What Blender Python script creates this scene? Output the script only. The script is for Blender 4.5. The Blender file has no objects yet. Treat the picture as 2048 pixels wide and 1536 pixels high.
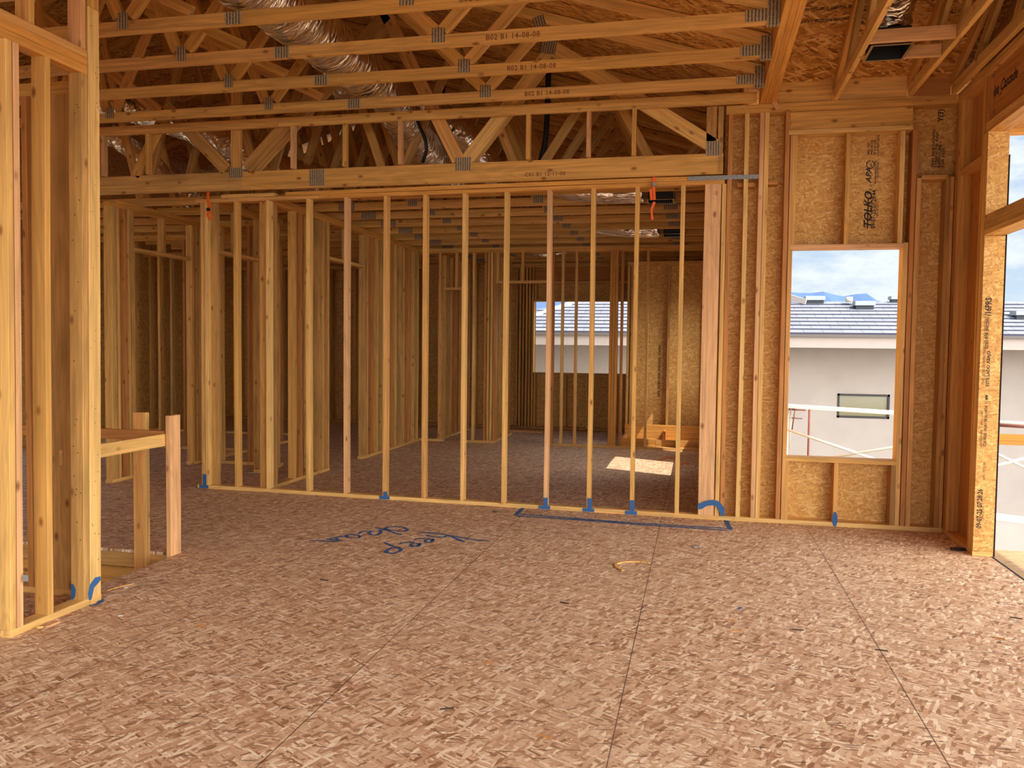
import bpy, bmesh, math, random
from mathutils import Vector, Matrix, Quaternion

random.seed(11)
D = bpy.data
SC = bpy.context.scene
COL = SC.collection

# ------------------------------------------------------------------ camera, sky, sun, exposure
F_PX, YAW, PITCH, ROLL, EYE = 1650.0, math.radians(-12.738), math.radians(2.674), math.radians(0.664), 1.55
cy, sy = math.cos(YAW), math.sin(YAW)
W_ = Vector((sy * math.cos(PITCH), cy * math.cos(PITCH), -math.sin(PITCH)))
right = Vector((cy, -sy, 0)); up = right.cross(W_)
R_ = right * math.cos(ROLL) + up * math.sin(ROLL)
U_ = -right * math.sin(ROLL) + up * math.cos(ROLL)
cam_data = D.cameras.new('camera'); cam = D.objects.new('camera', cam_data); COL.objects.link(cam)
cam_data.sensor_fit = 'HORIZONTAL'; cam_data.sensor_width = 36.0
cam_data.lens = F_PX / 2048 * 36.0
cam_data.clip_start = 0.05; cam_data.clip_end = 20000
cam.matrix_world = Matrix(((R_.x, U_.x, -W_.x, 0), (R_.y, U_.y, -W_.y, 0), (R_.z, U_.z, -W_.z, EYE), (0, 0, 0, 1)))
SC.camera = cam

SC.view_settings.view_transform = 'Standard'
SC.view_settings.look = 'None'
SC.view_settings.exposure = 0.04
SC.view_settings.gamma = 1.0
SC.view_settings.use_curve_mapping = False
SC.cycles.max_bounces = 9
SC.cycles.diffuse_bounces = 7
SC.cycles.glossy_bounces = 3
SC.cycles.sample_clamp_indirect = 6.0
SC.cycles.caustics_reflective = False
SC.cycles.caustics_refractive = False

SUN_DIR = Vector((-1.0, 0.45, -1.65)).normalized()      # the way the light travels
sun_d = D.lights.new('sun', 'SUN'); sun_d.energy = 6.0; sun_d.angle = 0.009; sun_d.color = (1.0, 0.93, 0.80)
sun = D.objects.new('sun', sun_d); COL.objects.link(sun)
sun.rotation_euler = SUN_DIR.to_track_quat('-Z', 'Y').to_euler(); sun.location = (12, -8, 18)


def nodes_of(tree):
    for n in list(tree.nodes): tree.nodes.remove(n)
    def N(t, **kw):
        n = tree.nodes.new(t)
        for k, v in kw.items():
            if k.startswith('_'): setattr(n, k[1:], v)
        return n
    return N, tree.links.new


world = D.worlds.new('World'); SC.world = world; world.use_nodes = True
N, L = nodes_of(world.node_tree)
wo = N('ShaderNodeOutputWorld'); bg = N('ShaderNodeBackground'); tc = N('ShaderNodeTexCoord')
sep = N('ShaderNodeSeparateXYZ'); L(tc.outputs['Generated'], sep.inputs[0])
rmp = N('ShaderNodeValToRGB'); L(sep.outputs['Z'], rmp.inputs[0])
rmp.color_ramp.elements[0].position = 0.0; rmp.color_ramp.elements[0].color = (0.66, 0.80, 0.94, 1)
rmp.color_ramp.elements[1].position = 0.36; rmp.color_ramp.elements[1].color = (0.28, 0.50, 0.86, 1)
mp = N('ShaderNodeMapping'); mp.inputs['Scale'].default_value = (1.0, 1.0, 2.6); L(tc.outputs['Generated'], mp.inputs[0])
nz = N('ShaderNodeTexNoise'); nz.inputs['Scale'].default_value = 7.5; nz.inputs['Detail'].default_value = 8; nz.inputs['Roughness'].default_value = 0.62
L(mp.outputs[0], nz.inputs['Vector'])
cr = N('ShaderNodeValToRGB'); L(nz.outputs['Fac'], cr.inputs[0])
cr.color_ramp.elements[0].position = 0.40; cr.color_ramp.elements[0].color = (0.12, 0.12, 0.12, 1)
cr.color_ramp.elements[1].position = 0.56; cr.color_ramp.elements[1].color = (1, 1, 1, 1)
mixc = N('ShaderNodeMix', _data_type='RGBA'); L(cr.outputs[0], mixc.inputs[0]); L(rmp.outputs[0], mixc.inputs[6]); mixc.inputs[7].default_value = (0.90, 0.97, 0.99, 1)
dot = N('ShaderNodeVectorMath', _operation='DOT_PRODUCT'); L(tc.outputs['Generated'], dot.inputs[0])
dot.inputs[1].default_value = Vector((0.80, -0.52, 0.27)).normalized()
mr = N('ShaderNodeMapRange', _interpolation_type='SMOOTHSTEP'); L(dot.outputs['Value'], mr.inputs['Value'])
mr.inputs['From Min'].default_value = 0.25; mr.inputs['From Max'].default_value = 0.95
mr.inputs['To Min'].default_value = 1.0; mr.inputs['To Max'].default_value = 7.0       # sky raised on the sun's side as added fill for the interior
warm = N('ShaderNodeMapRange'); L(dot.outputs['Value'], warm.inputs['Value']); warm.inputs['From Min'].default_value = 0.3; warm.inputs['From Max'].default_value = 0.8
mixw = N('ShaderNodeMix', _data_type='RGBA'); L(warm.outputs[0], mixw.inputs[0]); L(mixc.outputs[2], mixw.inputs[6]); mixw.inputs[7].default_value = (0.96, 0.93, 0.86, 1)
L(mixw.outputs[2], bg.inputs['Color']); L(mr.outputs[0], bg.inputs['Strength']); L(bg.outputs[0], wo.inputs[0])


# ------------------------------------------------------------------ measured lines of sight -> places in the building
def ray(px, py): return W_ * F_PX + R_ * (px - 1024) - U_ * (py - 768)
def PY(px, py, Y): d = ray(px, py); return Vector((0, 0, EYE)) + d * (Y / d.y)
def PX(px, py, X): d = ray(px, py); return Vector((0, 0, EYE)) + d * (X / d.x)
def PZ(px, py, z=0.0): d = ray(px, py); return Vector((0, 0, EYE)) + d * ((z - EYE) / d.z)
def XAT(px, Y, z=0.04):
    a = px - 1024; q = z - EYE
    return (F_PX * (R_.y * Y + R_.z * q) - a * (W_.y * Y + W_.z * q)) / (a * W_.x - F_PX * R_.x)
def YAT(px, X, z=0.04):
    a = px - 1024; q = z - EYE
    return (F_PX * (R_.x * X + R_.z * q) - a * (W_.x * X + W_.z * q)) / (a * W_.y - F_PX * R_.y)


# ------------------------------------------------------------------ materials
def srgb(r, g, b):
    f = lambda c: ((c / 255) / 12.92) if c / 255 <= 0.04045 else (((c / 255) + 0.055) / 1.055) ** 2.4
    return (f(r), f(g), f(b), 1)

def new_mat(name):
    m = D.materials.new(name); m.use_nodes = True
    N, L = nodes_of(m.node_tree)
    out = N('ShaderNodeOutputMaterial'); b = N('ShaderNodeBsdfPrincipled'); L(b.outputs[0], out.inputs[0])
    return m, N, L, b

def simple(name, col, rough=0.6, metal=0.0, noise=0.0, scale=8.0, bump=0.0):
    m, N, L, b = new_mat(name)
    b.inputs['Roughness'].default_value = rough; b.inputs['Metallic'].default_value = metal
    b.inputs['Base Color'].default_value = col
    if noise or bump:
        tc = N('ShaderNodeTexCoord'); n = N('ShaderNodeTexNoise'); n.inputs['Scale'].default_value = scale; n.inputs['Detail'].default_value = 6
        L(tc.outputs['Object'], n.inputs['Vector'])
        if noise:
            mx = N('ShaderNodeMix', _data_type='RGBA'); L(n.outputs['Fac'], mx.inputs[0])
            mx.inputs[6].default_value = tuple(c * (1 - noise) for c in col[:3]) + (1,); mx.inputs[7].default_value = tuple(min(1, c * (1 + noise)) for c in col[:3]) + (1,)
            L(mx.outputs[2], b.inputs['Base Color'])
        if bump:
            bp = N('ShaderNodeBump'); bp.inputs['Strength'].default_value = bump; bp.inputs['Distance'].default_value = 0.01
            L(n.outputs['Fac'], bp.inputs['Height']); L(bp.outputs[0], b.inputs['Normal'])
    return m

def lumber(name, ca, cb, cc, knot=1.0, stain=0.0):
    """softwood board: grain runs along the board's own z axis"""
    m, N, L, b = new_mat(name)
    tc = N('ShaderNodeTexCoord'); oi = N('ShaderNodeObjectInfo')
    off = N('ShaderNodeVectorMath', _operation='SCALE'); off.inputs[0].default_value = (37.0, 19.0, 53.0); L(oi.outputs['Random'], off.inputs['Scale'])
    add = N('ShaderNodeVectorMath', _operation='ADD'); L(tc.outputs['Object'], add.inputs[0]); L(off.outputs[0], add.inputs[1])
    mp = N('ShaderNodeMapping'); mp.inputs['Scale'].default_value = (42, 42, 1.3); L(add.outputs[0], mp.inputs[0])
    g = N('ShaderNodeTexNoise'); g.inputs['Scale'].default_value = 1.0; g.inputs['Detail'].default_value = 5; g.inputs['Distortion'].default_value = 0.7; L(mp.outputs[0], g.inputs['Vector'])
    mp2 = N('ShaderNodeMapping'); mp2.inputs['Scale'].default_value = (7, 7, 0.75); L(add.outputs[0], mp2.inputs[0])
    g2 = N('ShaderNodeTexNoise'); g2.inputs['Scale'].default_value = 1.0; g2.inputs['Detail'].default_value = 3; g2.inputs['Distortion'].default_value = 1.2; L(mp2.outputs[0], g2.inputs['Vector'])
    # growth rings showing as long cathedral arcs
    w = N('ShaderNodeMath', _operation='MULTIPLY'); w.inputs[1].default_value = 34.0; L(g2.outputs['Fac'], w.inputs[0])
    sn = N('ShaderNodeMath', _operation='SINE'); L(w.outputs[0], sn.inputs[0])
    # per-board tone
    rp = N('ShaderNodeValToRGB'); L(oi.outputs['Random'], rp.inputs[0])
    e = rp.color_ramp.elements; e[0].position = 0.0; e[0].color = ca; e[1].position = 1.0; e[1].color = cc
    x = rp.color_ramp.elements.new(0.5); x.color = cb
    hs = N('ShaderNodeHueSaturation'); L(rp.outputs[0], hs.inputs['Color'])
    v = N('ShaderNodeMath', _operation='MULTIPLY_ADD'); L(g.outputs['Fac'], v.inputs[0]); v.inputs[1].default_value = 1.05; v.inputs[2].default_value = 0.47
    v2 = N('ShaderNodeMath', _operation='MULTIPLY_ADD'); L(sn.outputs[0], v2.inputs[0]); v2.inputs[1].default_value = 0.075; L(v.outputs[0], v2.inputs[2])
    L(v2.outputs[0], hs.inputs['Value'])
    # knots
    mpk = N('ShaderNodeMapping'); mpk.inputs['Scale'].default_value = (10, 10, 5.5); L(add.outputs[0], mpk.inputs[0])
    k = N('ShaderNodeTexVoronoi'); k.inputs['Scale'].default_value = 1.0; L(mpk.outputs[0], k.inputs['Vector'])
    kr = N('ShaderNodeMapRange'); L(k.outputs['Distance'], kr.inputs['Value']); kr.inputs['From Min'].default_value = 0.06; kr.inputs['From Max'].default_value = 0.21; kr.inputs['To Min'].default_value = knot * 0.85; kr.inputs['To Max'].default_value = 0.0
    ks = N('ShaderNodeSeparateColor'); L(k.outputs['Color'], ks.inputs[0]); kg = N('ShaderNodeMath', _operation='GREATER_THAN'); L(ks.outputs[0], kg.inputs[0]); kg.inputs[1].default_value = 0.5
    km = N('ShaderNodeMath', _operation='MULTIPLY'); L(kg.outputs[0], km.inputs[0]); L(kr.outputs[0], km.inputs[1])
    mk = N('ShaderNodeMix', _data_type='RGBA'); L(km.outputs[0], mk.inputs[0]); L(hs.outputs[0], mk.inputs[6]); mk.inputs[7].default_value = srgb(120, 68, 30)
    last = mk.outputs[2]
    if stain:
        mps = N('ShaderNodeMapping'); mps.inputs['Scale'].default_value = (9, 9, 2.2); L(add.outputs[0], mps.inputs[0])
        s = N('ShaderNodeTexNoise'); s.inputs['Scale'].default_value = 1.0; s.inputs['Detail'].default_value = 4; L(mps.outputs[0], s.inputs['Vector'])
        sr = N('ShaderNodeMapRange'); L(s.outputs['Fac'], sr.inputs['Value']); sr.inputs['From Min'].default_value = 0.45; sr.inputs['From Max'].default_value = 0.72; sr.inputs['To Max'].default_value = stain
        ms = N('ShaderNodeMix', _data_type='RGBA'); L(sr.outputs[0], ms.inputs[0]); L(last, ms.inputs[6]); ms.inputs[7].default_value = srgb(92, 66, 44)
        last = ms.outputs[2]
    L(last, b.inputs['Base Color']); b.inputs['Roughness'].default_value = 0.62
    b.inputs['Specular IOR Level'].default_value = 0.3
    return m

def osb(name, cols, length=0.085, width=0.012, base_ang=0.0, spread=0.55, layers=5, dark=0.10, seams=None, axes='XY', bump=0.25, darkcol=(60, 35, 20), wob=0.022, dsz=0.75, ddim=None):
    """oriented strand board: layers of long random flakes lying over each other"""
    m, N, L, b = new_mat(name)
    tc = N('ShaderNodeTexCoord')
    src = tc.outputs['Object']
    if axes != 'XY':
        s = N('ShaderNodeSeparateXYZ'); L(src, s.inputs[0]); c = N('ShaderNodeCombineXYZ')
        L(s.outputs[axes[0]], c.inputs['X']); L(s.outputs[axes[1]], c.inputs['Y']); src = c.outputs[0]
    # wobble so that strands are not dead straight
    wn = N('ShaderNodeTexNoise', _noise_dimensions='2D'); wn.inputs['Scale'].default_value = 9; wn.inputs['Detail'].default_value = 3; L(src, wn.inputs['Vector'])
    ws = N('ShaderNodeVectorMath', _operation='SCALE'); ws.inputs['Scale'].default_value = wob; L(wn.outputs['Color'], ws.inputs[0])
    wa = N('ShaderNodeVectorMath', _operation='ADD'); L(src, wa.inputs[0]); L(ws.outputs[0], wa.inputs[1])
    rp = N('ShaderNodeValToRGB'); rp.color_ramp.interpolation = 'LINEAR'
    e = rp.color_ramp.elements; e[0].color = cols[0]; e[0].position = 0; e[1].color = cols[-1]; e[1].position = 1
    for i, c in enumerate(cols[1:-1]):
        x = rp.color_ramp.elements.new((i + 1) / (len(cols) - 1)); x.color = c
    tone = None; rnd = random.Random(5)
    for i in range(layers):
        ang = base_ang + (0 if i == 0 else (-1) ** i * spread * (0.35 + 0.65 * i / layers))
        mp = N('ShaderNodeMapping'); mp.vector_type = 'TEXTURE'
        mp.inputs['Location'].default_value = (rnd.uniform(-5, 5), rnd.uniform(-5, 5), 0)
        mp.inputs['Rotation'].default_value = (0, 0, ang)
        sc = rnd.uniform(0.75, 1.35)
        mp.inputs['Scale'].default_value = (length * sc, width * rnd.uniform(0.8, 1.5), 1)
        L(wa.outputs[0], mp.inputs[0])
        v = N('ShaderNodeTexVoronoi', _voronoi_dimensions='2D', _distance='CHEBYCHEV'); v.inputs['Scale'].default_value = 1.0; v.inputs['Randomness'].default_value = 0.9; L(mp.outputs[0], v.inputs['Vector'])
        sp = N('ShaderNodeSeparateColor'); L(v.outputs['Color'], sp.inputs[0])
        if tone is None: tone = sp.outputs[0]
        else:
            gt = N('ShaderNodeMath', _operation='GREATER_THAN'); L(sp.outputs[1], gt.inputs[0]); gt.inputs[1].default_value = 0.66
            mx = N('ShaderNodeMix', _data_type='FLOAT'); L(gt.outputs[0], mx.inputs[0]); L(tone, mx.inputs[2]); L(sp.outputs[0], mx.inputs[3]); tone = mx.outputs[0]
    # fine fibre
    fm = N('ShaderNodeMapping'); fm.inputs['Rotation'].default_value = (0, 0, -base_ang); fm.inputs['Scale'].default_value = (40, 260, 1); L(src, fm.inputs[0])
    fn = N('ShaderNodeTexNoise', _noise_dimensions='2D'); fn.inputs['Scale'].default_value = 1; fn.inputs['Detail'].default_value = 2; L(fm.outputs[0], fn.inputs['Vector'])
    ad = N('ShaderNodeMath', _operation='MULTIPLY_ADD'); L(fn.outputs['Fac'], ad.inputs[0]); ad.inputs[1].default_value = 0.22; L(tone, ad.inputs[2])
    sb = N('ShaderNodeMath', _operation='SUBTRACT'); L(ad.outputs[0], sb.inputs[0]); sb.inputs[1].default_value = 0.11
    L(sb.outputs[0], rp.inputs[0])
    last = rp.outputs[0]
    # a few dark slivers and gaps
    dm = N('ShaderNodeMapping'); dm.vector_type = 'TEXTURE'; dm.inputs['Rotation'].default_value = (0, 0, base_ang - 0.15); dm.inputs['Scale'].default_value = (*(ddim or (length * dsz, width * dsz)), 1); dm.inputs['Location'].default_value = (3.3, 1.7, 0); L(wa.outputs[0], dm.inputs[0])
    dv = N('ShaderNodeTexVoronoi', _voronoi_dimensions='2D'); dv.inputs['Scale'].default_value = 1.0; L(dm.outputs[0], dv.inputs['Vector'])
    ds = N('ShaderNodeSeparateColor'); L(dv.outputs['Color'], ds.inputs[0])
    dg = N('ShaderNodeMath', _operation='GREATER_THAN'); L(ds.outputs[0], dg.inputs[0]); dg.inputs[1].default_value = 1 - dark
    dl = N('ShaderNodeMath', _operation='LESS_THAN'); L(dv.outputs['Distance'], dl.inputs[0]); dl.inputs[1].default_value = 0.33
    dd = N('ShaderNodeMath', _operation='MULTIPLY'); L(dg.outputs[0], dd.inputs[0]); L(dl.outputs[0], dd.inputs[1])
    d3 = N('ShaderNodeMath', _operation='MULTIPLY'); L(dd.outputs[0], d3.inputs[0]); d3.inputs[1].default_value = 0.7
    mx = N('ShaderNodeMix', _data_type='RGBA'); L(d3.outputs[0], mx.inputs[0]); L(last, mx.inputs[6]); mx.inputs[7].default_value = srgb(*darkcol); last = mx.outputs[2]
    if seams:
        (ox, sx), (oy, sy_) = seams
        s = N('ShaderNodeSeparateXYZ'); L(src, s.inputs[0])
        def line(sock, o, step, half=0.0022, shift=None):
            a = N('ShaderNodeMath', _operation='SUBTRACT'); L(sock, a.inputs[0]); a.inputs[1].default_value = o
            if shift is not None:
                a2 = N('ShaderNodeMath', _operation='ADD'); L(a.outputs[0], a2.inputs[0]); L(shift, a2.inputs[1]); a = a2
            d = N('ShaderNodeMath', _operation='DIVIDE'); L(a.outputs[0], d.inputs[0]); d.inputs[1].default_value = step
            f = N('ShaderNodeMath', _operation='ROUND'); L(d.outputs[0], f.inputs[0])
            q = N('ShaderNodeMath', _operation='SUBTRACT'); L(d.outputs[0], q.inputs[0]); L(f.outputs[0], q.inputs[1])
            ab = N('ShaderNodeMath', _operation='ABSOLUTE'); L(q.outputs[0], ab.inputs[0])
            lt = N('ShaderNodeMath', _operation='LESS_THAN'); L(ab.outputs[0], lt.inputs[0]); lt.inputs[1].default_value = half / step
            return lt.outputs[0], d
        l1, dx = line(s.outputs['X'], ox, sx, 0.0028)
        fl = N('ShaderNodeMath', _operation='FLOOR'); L(dx.outputs[0], fl.inputs[0])
        md = N('ShaderNodeMath', _operation='PINGPONG'); L(fl.outputs[0], md.inputs[0]); md.inputs[1].default_value = 1.0
        sh = N('ShaderNodeMath', _operation='MULTIPLY'); L(md.outputs[0], sh.inputs[0]); sh.inputs[1].default_value = sy_ / 2
        l2, _ = line(s.outputs['Y'], oy, sy_, 0.0018, sh.outputs[0])
        mxx = N('ShaderNodeMath', _operation='MAXIMUM'); L(l1, mxx.inputs[0]); L(l2, mxx.inputs[1])
        ml = N('ShaderNodeMath', _operation='MULTIPLY'); L(mxx.outputs[0], ml.inputs[0]); ml.inputs[1].default_value = 0.8
        mx = N('ShaderNodeMix', _data_type='RGBA'); L(ml.outputs[0], mx.inputs[0]); L(last, mx.inputs[6]); mx.inputs[7].default_value = srgb(60, 38, 26); last = mx.outputs[2]
        # worn, dusty patches
        pn = N('ShaderNodeTexNoise', _noise_dimensions='2D'); pn.inputs['Scale'].default_value = 0.8; pn.inputs['Detail'].default_value = 3; L(src, pn.inputs['Vector'])
        pr = N('ShaderNodeMapRange'); L(pn.outputs['Fac'], pr.inputs['Value']); pr.inputs['From Min'].default_value = 0.42; pr.inputs['From Max'].default_value = 0.68; pr.inputs['To Max'].default_value = 0.14
        mx = N('ShaderNodeMix', _data_type='RGBA'); L(pr.outputs[0], mx.inputs[0]); L(last, mx.inputs[6]); mx.inputs[7].default_value = srgb(206, 180, 150); last = mx.outputs[2]
    L(last, b.inputs['Base Color']); b.inputs['Roughness'].default_value = 0.6; b.inputs['Specular IOR Level'].default_value = 0.25
    if bump:
        bp = N('ShaderNodeBump'); bp.inputs['Strength'].default_value = bump; bp.inputs['Distance'].default_value = 0.002
        L(sb.outputs[0], bp.inputs['Height']); L(bp.outputs[0], b.inputs['Normal'])
    return m

M = {}
M['wood'] = lumber('softwood', srgb(204, 154, 82), srgb(212, 164, 92), srgb(208, 154, 90))
M['wood_pale'] = lumber('pale_softwood', srgb(222, 182, 114), srgb(216, 170, 98), srgb(220, 174, 106), knot=0.9)
M['wood_pink'] = lumber('pinkish_softwood', srgb(214, 164, 114), srgb(218, 170, 122), srgb(210, 158, 106))
M['wood_stain'] = lumber('weathered_softwood', srgb(194, 152, 90), srgb(186, 140, 78), srgb(198, 156, 94), stain=0.35)
M['wood_orange'] = lumber('laminated_beam', srgb(208, 150, 74), srgb(204, 142, 66), srgb(212, 154, 76), knot=0.2)
M['wood_red'] = lumber('reddish_softwood', srgb(188, 128, 70), srgb(180, 120, 62), srgb(192, 134, 76))
M['osb_floor'] = osb('floor_strand_board', [srgb(146, 104, 74), srgb(192, 150, 118), srgb(206, 168, 136), srgb(220, 188, 156), srgb(246, 226, 198)], 0.066, 0.0115, 0.30, 1.0, 7, 0.05,
                     seams=((-0.300, 1.245), (0.95, 2.44)), bump=0.3, wob=0.012, ddim=(0.12, 0.011))
M['osb_deck'] = osb('deck_board', [srgb(150, 122, 90), srgb(166, 138, 104), srgb(178, 150, 118)], 0.09, 0.014, 0.1, 0.5, 3, 0.02, bump=0.1)
M['osb_wall'] = osb('wall_strand_board', [srgb(186, 134, 72), srgb(202, 152, 84), srgb(208, 160, 90), srgb(214, 168, 98), srgb(230, 192, 124)], 0.040, 0.012, 1.2, 1.2, 6, 0.10, axes='XZ', darkcol=(136, 84, 38), dsz=0.5)
M['osb_wall_y'] = osb('side_wall_strand_board', [srgb(186, 134, 72), srgb(202, 152, 84), srgb(208, 160, 90), srgb(214, 168, 98), srgb(230, 192, 124)], 0.040, 0.012, 1.2, 1.2, 4, 0.10, axes='YZ', darkcol=(136, 84, 38), dsz=0.5)
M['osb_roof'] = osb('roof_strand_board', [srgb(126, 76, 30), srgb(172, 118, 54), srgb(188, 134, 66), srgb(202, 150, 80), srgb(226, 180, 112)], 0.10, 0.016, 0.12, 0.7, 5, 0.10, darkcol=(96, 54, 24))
M['paint'] = simple('blue_spray_paint', srgb(46, 94, 150), 0.7)
M['ink'] = simple('black_stamp_ink', srgb(38, 30, 34), 0.8)
M['ink_soft'] = simple('faded_stamp_ink', srgb(136, 84, 44), 0.8)
M['black'] = simple('black_plastic', srgb(14, 14, 16), 0.55)
M['paper'] = simple('black_building_paper', srgb(28, 28, 36), 0.9, noise=0.3, scale=30)
M['orange'] = simple('orange_webbing', srgb(240, 100, 24), 0.55)
M['galv'] = simple('galvanised_steel', srgb(150, 152, 152), 0.42, 0.85, noise=0.25, scale=60)
M['shiny'] = simple('bright_sheet_metal', srgb(205, 205, 200), 0.22, 1.0, noise=0.1, scale=9, bump=0.2)
M['stucco'] = simple('grey_stucco', srgb(168, 160, 156), 0.9, noise=0.13, scale=1.6, bump=0.3)
M['stucco_trim'] = simple('pale_fascia_board', srgb(178, 168, 164), 0.8, noise=0.06, scale=5)
M['tile'] = None
M['nose'] = simple('tile_edge_shadow_tone', srgb(62, 64, 82), 0.9)  # shadow gap between tile courses, put into the edge colour
M['gutter'] = simple('dark_drip_edge', srgb(96, 90, 90), 0.6)
M['bronze'] = simple('dark_window_frame', srgb(40, 38, 38), 0.5)
M['white_paint'] = simple('white_spattered_paint', srgb(196, 190, 180), 0.7, noise=0.12, scale=25)
M['red_paint'] = simple('red_scaffold_paint', srgb(112, 58, 50), 0.6, noise=0.4, scale=14)
M['ground'] = simple('bare_grey_earth', srgb(150, 140, 128), 0.95, noise=0.12, scale=0.7)
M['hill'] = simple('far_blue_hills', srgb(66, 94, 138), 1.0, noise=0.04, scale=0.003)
M['vent'] = simple('roof_vent_metal', srgb(150, 160, 165), 0.5, 0.1)
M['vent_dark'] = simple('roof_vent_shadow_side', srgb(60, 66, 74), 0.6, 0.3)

# roof tile
m, N, L, b = new_mat('grey_concrete_tile'); M['tile'] = m
tc = N('ShaderNodeTexCoord'); bk = N('ShaderNodeTexBrick'); L(tc.outputs['Object'], bk.inputs['Vector'])
bk.inputs['Color1'].default_value = srgb(118, 122, 134); bk.inputs['Color2'].default_value = srgb(132, 135, 146); bk.inputs['Mortar'].default_value = srgb(84, 86, 98)
bk.inputs['Scale'].default_value = 1.0; bk.inputs['Mortar Size'].default_value = 0.008; bk.inputs['Brick Width'].default_value = 0.43; bk.inputs['Row Height'].default_value = 0.36; bk.offset = 0.5
L(bk.outputs[0], b.inputs['Base Color']); b.inputs['Roughness'].default_value = 0.8

# nail plate: grey steel with rows of punched teeth
m, N, L, b = new_mat('punched_nail_plate'); M['plate'] = m
tc = N('ShaderNodeTexCoord'); w1 = N('ShaderNodeTexWave'); w1.inputs['Scale'].default_value = 14; w1.inputs['Distortion'].default_value = 1.5; w1.inputs['Detail Scale'].default_value = 6
mp = N('ShaderNodeMapping'); mp.inputs['Rotation'].default_value = (0, 0, 0); L(tc.outputs['Object'], mp.inputs[0]); L(mp.outputs[0], w1.inputs['Vector'])
v = N('ShaderNodeTexVoronoi'); v.inputs['Scale'].default_value = 160; L(tc.outputs['Object'], v.inputs['Vector'])
mu = N('ShaderNodeMath', _operation='MULTIPLY'); L(w1.outputs['Fac'], mu.inputs[0]); L(v.outputs['Distance'], mu.inputs[1])
cr2 = N('ShaderNodeValToRGB'); L(mu.outputs[0], cr2.inputs[0]); cr2.color_ramp.elements[0].color = srgb(74, 62, 46); cr2.color_ramp.elements[1].color = srgb(176, 158, 130); cr2.color_ramp.elements[1].position = 0.35
L(cr2.outputs[0], b.inputs['Base Color']); b.inputs['Metallic'].default_value = 0.08; b.inputs['Roughness'].default_value = 0.5

# crinkled foil jacket
m, N, L, b = new_mat('crinkled_foil'); M['foil'] = m
tc = N('ShaderNodeTexCoord')
mp = N('ShaderNodeMapping'); mp.inputs['Scale'].default_value = (5, 24, 5); L(tc.outputs['Object'], mp.inputs[0])
n1 = N('ShaderNodeTexNoise'); n1.inputs['Scale'].default_value = 1.0; n1.inputs['Detail'].default_value = 2.5; n1.inputs['Roughness'].default_value = 0.5; n1.inputs['Distortion'].default_value = 0.8; L(mp.outputs[0], n1.inputs['Vector'])
bp = N('ShaderNodeBump'); bp.inputs['Strength'].default_value = 1.0; bp.inputs['Distance'].default_value = 0.035; L(n1.outputs['Fac'], bp.inputs['Height']); L(bp.outputs[0], b.inputs['Normal'])
b.inputs['Base Color'].default_value = srgb(232, 222, 210); b.inputs['Metallic'].default_value = 1.0; b.inputs['Roughness'].default_value = 0.2

# dim glass of the neighbour's window
m, N, L, b = new_mat('window_glass'); M['glass'] = m
b.inputs['Base Color'].default_value = srgb(122, 116, 84); b.inputs['Roughness'].default_value = 0.08; b.inputs['Specular IOR Level'].default_value = 0.8


# ------------------------------------------------------------------ mesh helpers
def tag(o, label=None, cat=None, group=None, kind=None):
    if label: o['label'] = label
    if cat: o['category'] = cat
    if group: o['group'] = group
    if kind: o['kind'] = kind
    return o

def empty(name, loc, label=None, cat=None, group=None, kind=None):
    o = D.objects.new(name, None); COL.objects.link(o); o.location = loc; o.empty_display_size = 0.1
    return tag(o, label, cat, group, kind)

def link_mesh(name, bm, mat, parent=None, M4=None, smooth=False):
    me = D.meshes.new(name); bm.normal_update(); bm.to_mesh(me); bm.free()
    if smooth:
        for p in me.polygons: p.use_smooth = True
    me.materials.append(mat)
    o = D.objects.new(name, me); COL.objects.link(o)
    if M4 is None: M4 = Matrix.Identity(4)
    if parent is not None:
        o.parent = parent
        pw = world_of(parent)
        M4 = pw.inverted() @ M4
    loc, rot, sca = M4.decompose()
    o.location = loc; o.rotation_mode = 'XYZ'; o.rotation_euler = rot.to_euler()
    return o

def world_of(o):
    m = Matrix.LocRotScale(o.location, o.rotation_euler, o.scale)
    return world_of(o.parent) @ m if o.parent else m

def board_bm(w, t, Ln, bow=0.0, ch=0.0022, cut0=0.0, cut1=0.0):
    """board lying along z from 0 to Ln, w wide in x, t thick in y, eased edges; cut = mitre slope at the ends (dz per dx)"""
    bm = bmesh.new(); ch = min(ch, w * 0.2, t * 0.2)
    prof = [(w / 2 - ch, t / 2), (-w / 2 + ch, t / 2), (-w / 2, t / 2 - ch), (-w / 2, -t / 2 + ch), (-w / 2 + ch, -t / 2), (w / 2 - ch, -t / 2), (w / 2, -t / 2 + ch), (w / 2, t / 2 - ch)]
    n = 6 if (bow and Ln > 1) else 1
    bx = random.uniform(-bow, bow); by = random.uniform(-bow, bow)
    rings = []
    for i in range(n + 1):
        u = i / n; z = Ln * u; s = math.sin(math.pi * u)
        rings.append([bm.verts.new((x + bx * s, y + by * s, z + (cut0 * x if i == 0 else 0) + (cut1 * x if i == n else 0))) for x, y in prof])
    for a, b2 in zip(rings, rings[1:]):
        for i in range(8):
            bm.faces.new((a[i], a[(i + 1) % 8], b2[(i + 1) % 8], b2[i]))
    bm.faces.new(list(reversed(rings[0]))); bm.faces.new(rings[-1])
    bmesh.ops.recalc_face_normals(bm, faces=bm.faces)
    return bm

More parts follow.
